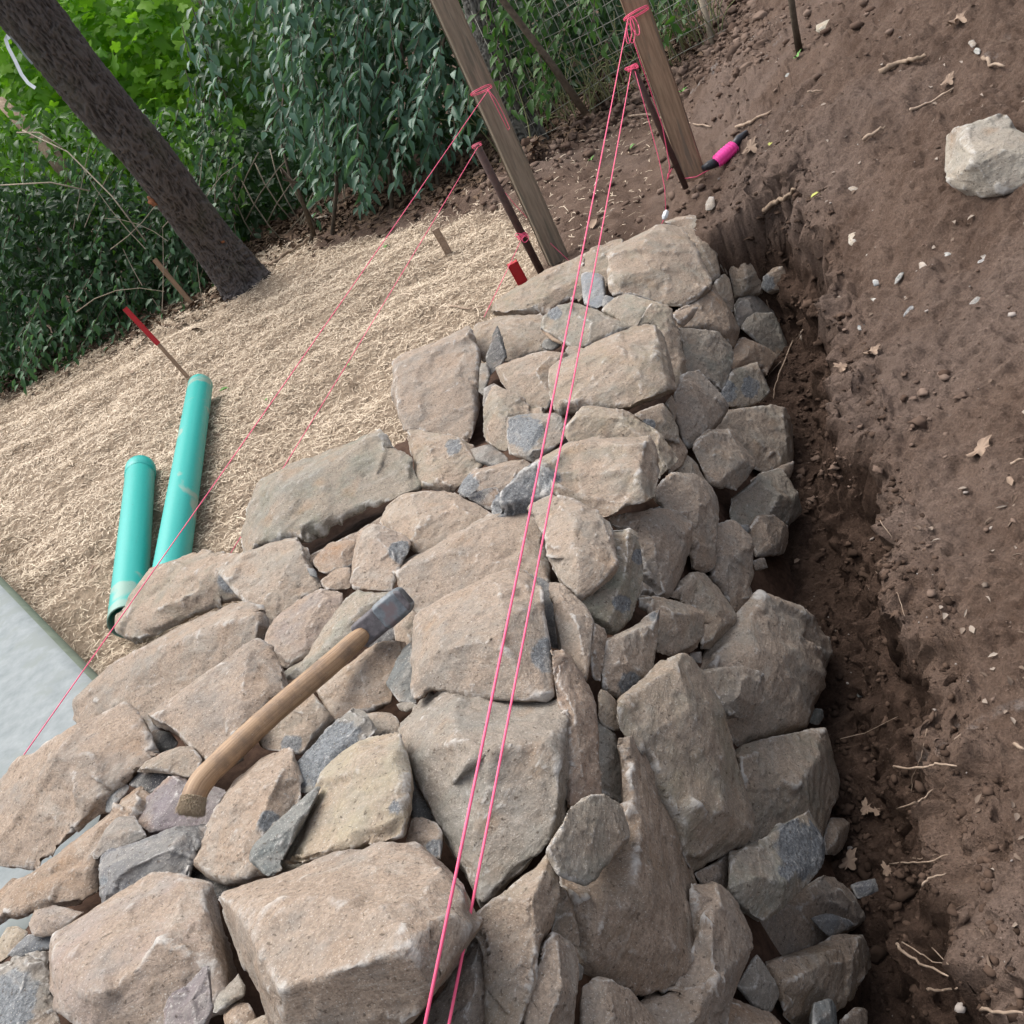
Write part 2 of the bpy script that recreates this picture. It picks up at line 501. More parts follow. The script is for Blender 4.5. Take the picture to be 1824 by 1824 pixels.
def q(s):
    return [tuple(float(u) for u in p.split(',')) for p in s.split()]
STONES = []
def S(fr, out, kind='t', lift=0.0, ridges=(), fresh=(), label=None, thick=1.0):
    ox, oy, sc = FR[fr]
    f = lambda p: (ox + p[0] / sc, oy + p[1] / sc) + tuple(p[2:])
    STONES.append(dict(out=[f(p) for p in q(out)], kind=kind, lift=lift, ridges=[[f(p) for p in q(r)] for r in ridges],
                       fresh=[(*f(p)[:2], p[2] / sc) for p in (q(fresh) if fresh else [])], label=label, thick=thick))

# far courses
S('B', '-60,590 -20,510 60,460 220,370 400,290 560,220 640,200 640,330 560,480 420,540 350,520 240,600 100,615 -20,620', 't', 0, ['20,590,.10 140,530,.13 300,470,.13 420,420,.11'], label='long flat slab at the far corner beside the wooden post')
S('B', '410,400 450,375 530,400 545,480 540,560 500,580 430,550 415,480', 'l', .05, ['430,430,.15 530,450,.15'], label='small blue-grey block wedged behind the strings')
S('B', '540,500 600,520 560,570 535,590 520,550', 'b', .0)
S('B', '535,290 610,220 750,160 880,120 950,135 1010,220 1060,300 1110,420 1120,480 1040,540 900,575 780,540 700,520 600,510 560,440', 't', .06, ['590,300,.10 640,400,.17 700,500,.16', '945,150,.12 1000,330,.2 1040,420,.2 1020,500,.12', '640,400,.17 1000,330,.2'], label='large blocky stone topping the far end')
S('B', '860,110 960,75 1040,80 1100,130 1150,200 1170,270 1120,300 1050,240 980,170', 't', -.02)
S('B', '930,150 960,140 1040,150 1090,220 1150,290 1170,400 1130,440 1080,440 1020,300', 't', .0, ['1060,230,.15 1120,340,.15'])
S('B', '1160,290 1190,330 1210,390 1200,400 1170,370 1150,330', 't', .0)
S('B', '1160,290 1230,280 1290,310 1310,360 1240,420 1180,380', 'd', -.05)
S('B', '1210,380 1250,320 1330,300 1400,330 1440,370 1400,440 1400,500 1330,510 1250,530 1235,450', 't', .0, ['1300,330,.14 1290,470,.14'])
S('B', '1395,400 1440,365 1510,345 1530,400 1500,480 1420,500 1390,460', 'd', .02, ['1440,370,.1 1440,480,.12'], '1410,440,45')
S('B', '1130,440 1180,385 1220,430 1240,520 1235,600 1180,570 1140,500', 't', .0)
S('B', '880,600 1000,560 1100,500 1130,440 1180,530 1240,620 1268,710 1240,790 1190,750 1100,700 1000,695 930,680', 'r', -.01, ['1120,480,.12 1130,620,.2 1230,760,.1', '1130,620,.2 1000,670,.12'])
S('B', '905,600 1050,560 1020,620 970,675 930,670', 'd', .04)
S('B', '1240,550 1300,490 1380,495 1480,550 1475,600 1400,620 1330,650 1270,690 1245,610', 'g', -.02)
S('B', '1280,690 1310,630 1340,600 1440,605 1480,650 1530,750 1530,830 1490,850 1400,800 1330,740', 'g', .02, ['1345,640,.15 1400,760,.15'])
S('B', '1220,800 1280,735 1370,760 1440,800 1475,850 1440,900 1420,950 1370,900 1240,920 1200,900', 'r', .0)
S('B', '1165,1020 1200,950 1240,900 1370,865 1400,940 1440,1040 1400,1080 1300,1100 1210,1115 1180,1080', 'k', .03, ['1215,960,.18 1225,1090,.14', '1215,960,.18 1370,900,.12'], '1190,1030,60 1330,1000,50')
S('B', '930,690 1000,685 1140,700 1200,750 1235,800 1220,900 1165,1030 1120,970 1040,940 950,940 970,850 950,770', 'k', .0, ['1190,770,.13 1180,900,.13 1150,990,.08'])
S('B', '800,545 880,550 910,600 940,700 975,850 980,930 930,1020 890,990 850,820 820,690 760,670 690,690 760,590', 't', .0, ['880,570,.1 870,650,.18 950,860,.15'])
S('B', '525,590 600,520 680,495 780,530 850,560 770,640 700,680 620,650', 'k', .0)
S('B', '210,620 260,555 380,550 480,580 600,620 700,640 740,650 650,710 560,740 440,790 370,800 330,770 250,720 200,690', 'k', .02, ['260,610,.12 450,640,.17 640,660,.10'], '270,600,40')
S('B', '235,950 260,890 340,840 500,760 640,700 800,660 835,690 860,790 910,900 925,1000 860,1060 780,1090 690,1135 580,1120 430,1100 350,1110 270,1140 240,1060', 't', .06, ['640,790,.16 700,900,.19 760,970,.21 730,1080,.15', '805,690,.1 830,860,.16 760,970,.21', '290,930,.12 640,790,.16'], label='big pale block lying across the middle of the wall top')
S('B', '905,1040 960,940 1040,920 1110,960 1170,1030 1200,1120 1190,1170 1110,1250 1050,1300 980,1335 950,1280 920,1170', 't', .02, ['1000,990,.14 1080,1120,.16 1000,1260,.13'])
S('B', '1100,1240 1200,1130 1300,1110 1420,1100 1500,1120 1570,1190 1575,1290 1550,1400 1500,1440 1400,1480 1330,1440 1240,1400 1150,1300', 't', -.01, ['1480,1150,.12 1500,1300,.16 1400,1440,.1'])
S('B', '1330,1500 1560,1400 1560,1460 1500,1540 1440,1560 1340,1580', 'd', -.02)
S('B', '1010,1340 1060,1260 1110,1230 1210,1230 1250,1290 1330,1370 1350,1430 1300,1510 1250,1560 1180,1540 1130,1550 1090,1490 1050,1420', 't', .04, ['1090,1480,.12 1190,1470,.18 1310,1430,.12', '1190,1470,.18 1200,1540,.1'])
S('B', '1210,1680 1230,1600 1310,1550 1360,1480 1440,1450 1490,1450 1540,1510 1600,1590 1590,1700 1540,1750 1480,1740 1350,1760 1250,1750', 'k', .03, ['1360,1520,.14 1480,1560,.18 1560,1680,.1'], label='rounded dark grey-green boulder standing in the trench')
S('G', '1000,150 1060,50 1150,50 1215,100 1230,200 1210,260 1050,285 1030,200', 'd', -.01)
S('B', '700,1150 780,1110 850,1090 900,1150 940,1240 945,1310 870,1290 800,1240 740,1190', 't', .02, ['850,1110,.1 860,1180,.16 930,1290,.1'], '770,1215,40')
S('B', '860,1090 905,1040 930,1120 920,1200 890,1140', 't', .0)
S('B', '320,1230 370,1150 430,1110 600,1120 690,1150 760,1210 840,1270 920,1340 925,1400 880,1460 830,1500 780,1420 640,1320 350,1310', 't', .0, ['420,1150,.13 640,1190,.18 820,1330,.18 870,1430,.1'])
S('B', '-75,1605 -10,1540 180,1400 340,1270 500,1280 740,1265 800,1320 830,1400 825,1500 820,1620 740,1660 640,1690 560,1725 430,1670 300,1600 200,1610 80,1680 -60,1690', 't', .06, ['350,1285,.09 270,1490,.17 400,1570,.18 640,1620,.19 720,1440,.2 775,1300,.11', '720,1440,.2 800,1580,.12'], '60,1560,190', label='large block with a blue-grey end under the strings')
S('G', '500,-40 540,-120 620,-170 700,-180 780,-130 840,-40 858,60 842,160 838,250 835,320 770,358 700,350 690,230 640,100 560,40', 't', .0, ['690,-150,.1 750,0,.16 750,200,.17 820,300,.1', '750,200,.17 710,330,.1'])
S('B', '860,1270 940,1265 990,1350 960,1430 880,1480 900,1400 900,1340', 'r', .0)
S('B', '960,1360 1010,1380 1070,1480 1100,1530 1000,1490 920,1475', 't', .0)
S('G', '240,90 350,40 450,20 560,20 640,40 690,80 700,200 670,340 640,430 580,490 500,500 420,490 430,400 440,300 390,170 320,130', 'p', .0, ['450,50,.12 520,200,.17 540,460,.1', '520,200,.17 670,190,.12'])
S('D', '1020,180 1100,120 1180,90 1220,110 1300,140 1400,190 1470,240 1500,330 1510,480 1470,560 1400,620 1330,665 1250,620 1180,560 1150,420 1130,300 1080,220', 't', .05, ['1140,400,.1 1300,440,.19 1490,470,.12', '1215,130,.1 1300,260,.17 1300,440,.19', '1300,440,.19 1330,640,.1'])
S('G', '250,130 340,120 410,170 450,260 460,330 430,420 400,520 360,620 290,680 230,680 150,590 90,510 180,440 270,380 280,280', 'k', .01, ['330,170,.14 370,320,.18 300,520,.18 250,640,.12'], '420,280,40 330,530,45')
S('G', '800,130 840,110 900,90 980,120 1035,160 1040,250 1030,350 1000,450 1030,490 1000,530 960,610 920,580 870,460 790,380 825,320', 't', -.01, ['900,180,.14 940,330,.16 960,520,.1'])
S('G', '560,490 640,420 700,365 780,370 840,430 900,520 940,600 930,650 860,720 810,770 750,770 750,640 720,560 640,520', 't', .0, ['740,400,.12 840,520,.18 870,640,.17 820,740,.1'])
S('G', '400,490 500,500 620,520 720,550 765,590 770,680 740,760 700,790 600,810 520,810 500,640 470,560 420,540', 't', .01, ['500,560,.12 620,600,.18 750,610,.13', '620,600,.18 640,780,.1'])
S('G', '215,980 215,850 235,720 330,690 440,640 500,570 535,560 525,680 500,800 490,900 440,970 370,1015 300,1053 235,1010', 't', .02, ['225,930,.1 320,850,.18 430,880,.18 495,780,.1', '510,600,.1 430,880,.18'], '380,960,60 500,600,30')
S('G', '160,690 180,640 230,660 245,720 225,850 210,960 170,930 150,800', 'd', .0)
S('G', '910,660 1000,530 1060,480 1200,530 1300,580 1400,610 1445,680 1450,800 1430,950 1380,1080 1330,1200 1250,1240 1100,1260 1000,1300 930,1325 860,1220 780,1000 740,880 780,780 850,720', 't', -.01, ['1390,650,.1 1220,800,.17 1170,990,.17 1200,1110,.15 1290,1215,.08', '1060,520,.1 1220,800,.17'], label='broad dusty stone at the foot of the wall by the trench')
S('G', '760,890 860,880 1000,880 1060,890 1095,920 1090,1000 1085,1080 1020,1110 960,1150 900,1160 850,1080 790,980', 't', .05, ['840,1015,.12 950,1020,.18 1075,1030,.12'])
S('G', '920,1340 1100,1270 1250,1230 1420,1220 1450,1280 1480,1400 1505,1530 1490,1600 1440,1700 1400,1790 1300,1860 1100,1870 1000,1840 1000,1680 970,1520 930,1420', 't', .0, ['1425,1245,.08 1350,1400,.16 1280,1600,.14 1380,1760,.08'])
S('H', '485,700 520,540 560,510 640,520 740,410 850,365 890,440 930,520 930,600 860,680 770,760 720,820 650,855 590,840 520,750', 'k', .05, ['640,535,.1 640,650,.18 630,845,.1', '640,650,.18 765,690,.18 768,750,.1', '765,690,.18 870,440,.1'], '830,540,120', label='split stone showing a blue-grey broken face near the trench')
S('G', '290,1240 320,1060 400,1000 480,900 560,830 620,805 700,830 770,930 830,1030 880,1150 910,1280 940,1400 970,1540 1020,1640 1025,1710 990,1790 900,1880 800,1950 730,1965 680,1880 640,1760 580,1640 500,1480 440,1340 340,1290', 't', .05, ['620,900,.08 730,1120,.12 860,1450,.13 955,1690,.08', '440,1240,.10 560,1420,.12 710,1530,.14 830,1660,.13'], label='tall egg-shaped stone leaning on the right face')
S('G', '190,1140 210,1000 250,1000 290,1060 320,1150 320,1215 290,1228 240,1200', 't', .03, ['225,1180,.14 250,1060,.16'])
S('D', '1150,570 1230,590 1290,650 1350,720 1390,800 1380,900 1370,1030 1360,1100 1320,1090 1260,1000 1200,920 1180,780', 't', .0, ['1240,650,.13 1310,800,.17 1340,1050,.1'])
S('D', '1055,540 1110,545 1170,600 1200,720 1215,850 1210,930 1160,920 1120,800 1100,680', 'b', -.01)
S('D', '415,1000 420,850 440,740 520,690 640,640 750,570 850,530 960,500 1060,550 1100,620 1130,750 1150,900 1165,1050 1172,1170 1100,1195 1020,1235 900,1225 800,1190 650,1170 520,1160 440,1215 415,1120', 't', .07, ['435,1000,.1 600,950,.16 730,900,.18 900,870,.18 1060,860,.16 1115,720,.09', '1060,860,.16 1150,1130,.09'], '1135,960,75', label='squarish block at the centre right under both strings')
S('D', '300,540 320,480 430,420 560,340 740,260 850,210 930,180 1000,190 1110,190 1130,280 1140,450 1165,570 1160,700 900,700 700,700 560,760 430,780 400,720 400,620 330,590', 't', .0, ['460,470,.11 760,380,.14 1010,300,.13 1100,480,.11', '1090,220,.08 1010,300,.13'], label='broad warm-toned slab behind the centre block')
S('D', '1150,930 1220,930 1290,1000 1360,1130 1395,1260 1400,1400 1430,1580 1445,1720 1380,1790 1240,1805 1225,1650 1240,1500 1210,1300 1170,1100', 'r', .0, ['1250,980,.1 1300,1300,.15 1350,1600,.18 1435,1640,.1', '1350,1600,.18 1250,1640,.1'])
S('D', '340,1330 450,1210 540,1145 620,1170 720,1180 850,1230 950,1240 1060,1210 1190,1180 1220,1220 1240,1350 1270,1480 1260,1600 1250,1700 1240,1768 1200,1868 1140,1988 1060,2098 960,2158 890,2238 830,2308 780,2348 765,2248 720,2158 640,2068 540,1928 460,1748 420,1568 370,1440', 'k', .005, ['450,1240,.08 490,1430,.17 700,1490,.19 890,1440,.19 1110,1260,.11', '490,1430,.17 570,1700,.17 700,2000,.12', '890,1440,.19 1150,1500,.15 1200,1750,.09'], label='large greenish-grey boulder in the middle foreground')
S('F', '1140,640 1200,560 1240,430 1440,350 1550,420 1578,600 1500,700 1430,760 1380,838 1290,812 1200,790 1170,700', 'k', .055, ['1190,700,.13 1370,775,.15 1480,690,.10'])
S('F', '1390,-80 1450,-40 1510,40 1545,180 1575,420 1520,520 1380,480 1400,300 1380,100', 'k', -.01)
S('F', '1500,60 1570,50 1640,110 1700,230 1790,360 1860,480 1900,620 1930,760 1955,900 1960,1050 1930,1220 1890,1310 1830,1400 1740,1465 1600,1420 1450,1340 1320,1270 1290,1160 1240,960 1190,820 1310,660 1440,540 1545,430 1530,200', 'r', .012, ['1600,420,.07 1600,640,.13 1500,880,.15 1440,1150,.15 1350,1255,.09', '1440,1150,.15 1600,1250,.17 1790,1310,.16 1910,1230,.1', '1600,640,.13 1790,1310,.16'], label='biggest upright reddish-tan slab on the right face')
S('F', '760,1000 800,950 900,870 1000,820 1080,760 1150,655 1190,700 1190,850 1170,1000 1110,1130 1090,1280 1040,1400 1020,1593 1000,1720 800,1720 830,1400 820,1250 780,1130 740,1090', 't', .03, ['1145,700,.09 1050,930,.17 1055,1090,.17 1075,1230,.13', '1055,1090,.17 1000,1593,.12'])
S('F', '640,1260 750,1095 800,1140 840,1250 840,1380 820,1550 800,1720 430,1720 460,1540 580,1420', 't', .0, ['760,1180,.1 740,1400,.13 690,1640,.12'])
S('F', '1180,810 1250,870 1290,970 1310,1080 1325,1180 1250,1150 1170,1110 1150,1000', 't', .0)
S('F', '1100,1150 1170,1100 1240,1140 1300,1190 1310,1320 1290,1500 1270,1720 1010,1720 1040,1400 1090,1280', 't', .02, ['1180,1150,.1 1200,1350,.15 1160,1640,.13'])
S('F', '1300,1250 1340,1290 1330,1350 1300,1370', 'g', .0)
S('F', '1320,1390 1400,1360 1480,1360 1560,1400 1650,1500 1750,1620 1750,1740 1300,1740 1320,1550', 't', .02, ['1400,1400,.12 1520,1520,.16 1600,1680,.12'])
S('H', '350,700 440,685 490,720 560,810 600,900 610,990 570,1090 530,1140 480,1220 460,1420 150,1420 60,1230 180,1215 260,1160 320,1040 355,870', 't', .03, ['440,730,.1 430,900,.14 420,1120,.15 380,1300,.12', '420,1120,.15 570,1000,.1'])
S('H', '340,640 430,600 520,520 495,620 485,720 370,700', 't', -.01)
S('H', '530,1150 620,1010 670,1050 700,1120 720,1200 680,1275 600,1235', 'g', .0)
S('H', '670,1040 760,1010 900,970 1010,915 1100,920 1130,970 1130,1080 1080,1130 1040,1230 900,1290 800,1325 740,1285 715,1180', 'r', .0, ['730,1090,.1 880,1060,.15 1060,1010,.14 1110,1060,.08'], label='orange-tan stone half buried at the bottom of the trench')
S('H', '860,1330 880,1230 950,1205 985,1240 985,1380 860,1400', 'b', .02)
S('H', '450,1180 560,1230 650,1260 740,1300 790,1420 450,1420', 'r', .0)
S('H', '590,860 760,760 870,680 920,640 1000,690 1060,770 1100,850 1040,910 900,970 700,1050 600,1000', 't', -.02, ['760,800,.1 900,760,.13 1040,830,.1'])
S('H', '868,845 940,820 1040,850 1070,880 1030,890 965,942 910,900', 'b', .02, ['900,860,.12 1000,860,.12'], thick=.5)
S('H', '920,480 950,400 1010,395 1040,420 1030,500 980,560 930,560', 'd', .0)
S('H', '985,220 1000,170 1060,165 1080,200 1030,232 990,240', 'd', .0)
S('H', '1000,1290 1080,1240 1120,1260 1120,1420 990,1420', 'd', .0)
# left courses
S('A', '1385,740 1430,760 1440,830 1400,930 1370,900', 'g', -.02)
S('A', '1330,640 1360,550 1440,520 1500,490 1600,500 1700,485 1750,530 1795,600 1780,680 1650,710 1560,745 1500,740 1400,750', 't', .0, ['1500,540,.14 1640,600,.16 1760,620,.1'])
S('A', '905,790 960,700 1100,650 1220,590 1300,530 1330,570 1345,630 1385,700 1390,870 1375,1000 1345,1150 1320,1182 1180,1150 1050,1115 980,1138 940,1060 935,960 915,950', 't', .06, ['925,830,.10 1060,750,.17 1160,732,.19 1240,770,.19 1290,650,.14', '1240,770,.19 1370,800,.1'], label='tall grey block standing at the edge of the straw')
S('A', '1475,540 1500,600 1530,720 1475,790 1430,825 1412,720 1450,620', 'x', .05, ['1478,600,.12 1470,780,.15'], label='upright black slate shard')
S('A', '1400,890 1460,860 1500,880 1460,960 1400,990', 'g', -.03)
S('A', '1470,770 1620,715 1760,690 1850,690 1870,900 1760,1010 1650,1000 1560,940 1510,860', 't', .0, ['1500,790,.11 1680,800,.16 1760,940,.12'])
S('A', '1470,870 1560,900 1610,930 1640,1000 1730,990 1750,1030 1680,1100 1600,1160 1545,1235 1500,1230 1415,1170 1400,1020 1425,920', 't', .0, ['1480,910,.12 1530,1040,.17 1520,1200,.1'])
S('B', '10,1180 60,1160 180,1145 250,1145 310,1170 328,1250 320,1290 240,1350 150,1408 90,1390 30,1370 15,1280', 'k', .04, ['30,1190,.1 150,1330,.18 215,1165,.12', '150,1330,.18 150,1390,.1'], '100,1240,90', label='block with one blue face and one tan face')
S('A', '985,1130 1060,1115 1150,1130 1240,1150 1330,1200 1405,1270 1400,1310 1330,1360 1290,1420 1240,1450 1150,1440 1060,1425 1030,1380 1045,1250 1000,1200', 't', .0, ['1000,1150,.08 1150,1260,.16 1330,1270,.13', '1150,1260,.16 1200,1420,.1'], '1240,1200,45')
S('A', '110,1560 160,1450 230,1370 330,1320 550,1240 740,1140 810,1105 860,1130 870,1180 890,1240 960,1240 1030,1270 1045,1330 1040,1420 960,1480 850,1510 700,1570 560,1640 450,1750 400,1720 250,1750 120,1810 105,1700', 'k', .07, ['420,1670,.11 560,1545,.13 760,1480,.13 1010,1370,.10', '200,1500,.1 560,1350,.13 840,1240,.12', '560,1350,.13 560,1545,.13'], label='very long flat slab on the straw side of the wall')
S('A', '1320,1220 1440,1190 1500,1230 1540,1280 1440,1310 1340,1280', 'g', -.02)
S('A', '1255,1440 1290,1370 1340,1330 1440,1310 1540,1270 1620,1265 1670,1300 1650,1350 1560,1400 1480,1450 1380,1440 1300,1500', 'p', .0, ['1360,1350,.14 1580,1300,.12'], '1310,1410,70')
S('A', '1310,1480 1400,1425 1480,1425 1500,1480 1460,1560 1380,1520', 'x', .01, ['1380,1450,.15 1470,1470,.12'])
S('A', '840,1590 870,1540 960,1480 1100,1450 1210,1440 1290,1490 1380,1530 1440,1560 1460,1600 1350,1680 1180,1740 1070,1800 1000,1740 950,1680 870,1650', 'p', .02, ['880,1600,.1 1050,1540,.15 1260,1540,.14 1400,1580,.09', '1050,1540,.15 1060,1740,.1'])
S('D', '75,590 90,420 110,290 180,255 240,265 330,300 395,350 400,420 350,480 320,560 310,610 250,622 160,615', 'p', .04, ['130,330,.12 200,340,.17 290,400,.17 290,560,.12'], '345,400,58', label='small cube-like stone with a black broken corner')
S('C', '1455,260 1520,190 1600,155 1660,170 1650,260 1600,310 1520,325 1480,310', 'r', -.01)
S('C', '1490,350 1540,300 1620,290 1650,330 1620,390 1510,398', 'r', .0)
S('A', '460,1790 600,1720 720,1670 850,1580 1060,1440 1110,1480 900,1680 720,1750 560,1830 470,1860', 'd', -.06)  # brown shadow beneath the long slab, built as a dark stone
S('F', '370,620 410,480 480,475 560,530 578,600 560,700 470,660', 't', .0, ['410,600,.1 540,600,.12'], '530,640,50')
S('F', '380,200 430,130 490,330 530,430 560,540 480,500 400,480', 'b', -.02)  # shadowed blue side face of the greenish boulder, built as a dark piece
S('F', '-290,700 -270,650 -200,500 -90,290 0,130 60,70 110,38 340,35 378,90 385,200 412,330 415,470 370,580 270,625 200,605 130,642 20,668 -100,705 -200,748', 'c', .05, ['60,100,.09 300,90,.11 350,250,.12 375,440,.11 270,560,.13 190,560,.13', '190,560,.13 -220,690,.09', '270,560,.13 280,610,.06'], '320,420,35', label='cream-coloured flat-faced stone between hammer and boulder')
S('E', '1165,610 1190,530 1250,440 1340,370 1485,265 1465,340 1410,430 1350,540 1310,600 1320,650 1250,680 1195,650', 'b', .07, ['1200,590,.12 1290,520,.17 1430,350,.1'], label='upright blue-grey shard beside the cream stone')
S('E', '878,600 900,530 980,440 1010,370 1030,300 1100,220 1200,150 1300,100 1360,120 1390,210 1400,300 1360,400 1300,500 1290,600 1280,650 1240,700 1170,738 1050,700 950,662', 'p', .02, ['1290,120,.09 1290,260,.17 1110,500,.18 900,600,.09', '1110,500,.18 1190,700,.1'], '1250,420,50')
S('C', '1333,1290 1350,1230 1440,1130 1560,1010 1640,938 1700,960 1740,1050 1680,1120 1620,1170 1560,1240 1510,1310 1400,1345', 'g', .03, ['1360,1270,.1 1500,1180,.13 1690,1010,.1'], '1500,1150,160', label='blue-grey rough slab beside the hammer handle')
S('C', '1680,965 1790,960 1850,985 1870,1060 1740,1080', 't', -.01)
S('D', '268,1100 310,1020 360,930 400,893 415,1000 430,1120 435,1225 380,1218 330,1225 290,1160', 'b', .02, ['300,1110,.12 390,1050,.12'])
S('D', '320,1225 400,1215 445,1235 380,1275 340,1262', 'g', .0)
S('C', '1465,850 1560,780 1680,680 1760,640 1860,620 1900,700 1830,800 1830,900 1740,960 1560,1010 1510,930', 'r', .0, ['1510,850,.1 1680,800,.15 1800,780,.12'])
S('C', '1195,900 1230,855 1320,850 1460,860 1480,920 1560,990 1500,1060 1420,1145 1330,1155 1230,1135 1208,1080 1220,1000', 't', .0, ['1240,900,.12 1380,960,.16 1440,1080,.12'], '1350,1110,50')
S('C', '685,980 740,930 860,860 1000,760 1120,650 1200,635 1270,690 1320,780 1330,830 1260,900 1220,970 1230,1060 1150,1160 1000,1260 930,1170 860,1100 790,1040 720,1022', 't', .05, ['715,985,.08 900,880,.13 1130,700,.11', '900,880,.13 1150,900,.13 1000,1180,.09'], label='wide smooth-faced stone left of the hammer handle')
S('C', '350,960 370,880 480,790 520,730 640,680 760,620 900,530 1040,460 1120,435 1190,460 1210,510 1252,560 1230,650 1160,700 1040,780 860,900 720,980 720,1100 500,1120 360,1030', 't', .02, ['430,860,.11 600,760,.15 850,640,.16 1050,560,.14 1180,520,.09', '600,760,.15 640,980,.11'])
S('C', '518,520 580,430 680,330 800,250 920,200 1000,240 1080,225 1150,220 1210,240 1270,310 1200,370 1130,420 1000,470 860,530 740,600 640,645 600,605 540,572', 't', .16, ['560,545,.08 700,470,.14 860,415,.15 1020,360,.14 1200,320,.09', '920,220,.08 1020,360,.14'], '1080,345,60', label='pointed layered slab overhanging the green pipes')
S('C', '1000,300 1080,250 1200,190 1380,150 1430,190 1430,260 1490,340 1492,395 1400,430 1320,520 1260,600 1180,500 1120,430', 't', -.01, ['1200,220,.1 1300,300,.14 1300,500,.1'])
S('C', '1230,650 1280,530 1400,430 1500,395 1590,410 1595,470 1540,560 1480,650 1430,710 1340,750 1300,735 1255,690', 'p', .01, ['1290,690,.1 1400,560,.16 1540,430,.1'])
S('C', '1400,740 1500,580 1580,450 1680,400 1800,400 1900,420 1850,540 1700,620 1560,760 1420,830 1310,820 1310,755', 'k', .0, ['1420,740,.1 1600,560,.14 1780,440,.1'])
S('D', '60,860 200,800 300,770 330,800 320,900 200,940', 'x', -.02)
S('D', '310,780 400,700 450,760 430,880 410,910 360,980 320,900', 't', -.01)
S('C', '-90,1330 0,1310 130,1150 300,1040 430,980 540,915 600,920 660,980 700,1060 690,1150 740,1160 640,1230 580,1300 520,1320 490,1420 400,1500 250,1620 150,1685 0,1690 -90,1640', 'p', .04, ['560,935,.08 440,1120,.16 300,1180,.17 0,1340,.14', '440,1120,.16 570,1260,.11', '300,1180,.17 350,1450,.13'], label='big smooth stone at the left edge over the grey slab')
S('C', '688,1090 710,1040 790,1055 828,1100 800,1150 700,1140', 'b', .0)
S('C', '640,1240 670,1190 760,1150 840,1115 900,1130 942,1180 920,1240 870,1275 800,1245 700,1235', 't', .03, ['680,1220,.1 800,1170,.14 900,1190,.1'])
S('C', '600,1303 640,1240 700,1225 800,1235 870,1270 780,1300 690,1345 640,1310', 'x', .01, ['640,1265,.12 760,1260,.14'], label='jagged black shard near the handle end')
S('C', '628,1430 680,1350 780,1270 870,1265 920,1290 1040,1320 1040,1410 990,1490 930,1540 800,1520 690,1545 640,1482', 'v', -.005, ['680,1420,.1 820,1350,.14 980,1380,.1', '820,1350,.14 800,1480,.1'], label='purple-grey stone under the handle end')
S('C', '488,1425 510,1300 580,1288 605,1310 560,1370 510,1430', 'l', .0)
S('C', '-60,1830 0,1815 100,1720 300,1590 420,1500 520,1400 640,1300 682,1350 660,1420 640,1490 600,1560 480,1640 460,1700 470,1800 380,1870 200,1880 60,1900 0,1960 -60,1960', 'r', .01, ['540,1430,.08 420,1620,.14 395,1740,.14 340,1850,.08', '0,1850,.08 250,1700,.12 420,1620,.14'])
S('C', '430,1645 480,1500 550,1452 620,1440 682,1535 600,1580 500,1605 450,1645', 'g', .03, ['500,1510,.12 600,1500,.14'])
S('E', '452,650 480,590 530,550 640,530 760,460 900,450 990,430 960,510 900,580 880,630 885,700 800,700 700,720 600,760 530,800 478,815 458,750', 'b', .02, ['490,600,.11 520,680,.13 490,780,.08', '520,680,.13 780,560,.16 880,600,.09'], '480,700,20', label='blue-grey slab with a pale left end')
S('E', '870,640 960,670 1130,735 1040,800 950,760 860,710', 'x', -.01)
S('E', '205,1180 212,1080 250,970 340,880 500,790 620,710 750,685 880,700 980,760 1010,830 1040,930 1080,1040 1120,1160 1130,1240 1010,1310 860,1400 700,1440 400,1440 280,1330', 'p', .04, ['245,1060,.11 500,960,.17 760,900,.18 965,840,.11', '760,900,.18 900,1030,.18 1000,1200,.13', '500,960,.17 500,1300,.15'], label='big rounded pinkish stone at the bottom left')
S('F', '-646,933 -600,885 -520,855 -420,845 -250,790 -130,710 50,655 340,630 450,680 560,720 700,770 755,850 775,970 750,1100 700,1230 640,1330 560,1440 470,1540 350,1625 100,1660 -150,1630 -370,1580 -440,1480 -500,1350 -560,1200 -600,1080 -640,1010', 'p', .09, ['440,705,.08 470,810,.14 400,1050,.18 330,1220,.19 100,1290,.18 -200,1350,.16 -430,1390,.1', '330,1220,.19 200,1580,.1', '-500,920,.1 0,900,.14 470,810,.14'], label='biggest stone in the foreground, pinkish with pale bruised edges')
S('E', '760,1335 790,1240 860,1210 900,1170 968,1088 980,1200 985,1340 900,1440 770,1440', 'v', .15, ['800,1300,.1 890,1240,.16 955,1130,.08', '890,1240,.16 930,1380,.1'], label='small purple-grey shard leaning on the rounded stone')
S('E', '985,1305 1000,1240 1060,1190 1105,1130 1135,1180 1135,1240 1060,1280 1010,1320', 'g', .04)
S('E', '1035,1320 1100,1260 1150,1265 1195,1330 1185,1430 1050,1430', 'r', .02)
S('E', '1130,1375 1200,1335 1330,1318 1375,1365 1390,1460 1110,1460', 't', .02)
S('E', '1385,1370 1440,1350 1520,1400 1540,1460 1390,1460', 't', .02)
S('E', '-60,1110 60,1080 100,1035 240,1015 225,1090 215,1180 265,1290 310,1420 -60,1460', 'g', .02, ['-20,1140,.1 120,1120,.15 200,1250,.12', '120,1120,.15 100,1380,.12'], '50,1250,120', label='grey stone with swirled veins in the bottom left corner')
S('E', '-20,1000 30,920 90,910 130,945 90,1010 40,1060 -20,1100', 'c', .03)
S('E', '30,1045 130,950 260,948 242,1020 110,1050 50,1060', 'b', .02)
S('E', '135,900 160,840 250,820 395,840 340,890 270,950 190,960 140,940', 'p', .03)
S('E', '1290,620 1380,592 1435,625 1350,660 1290,660', 'g', .0)
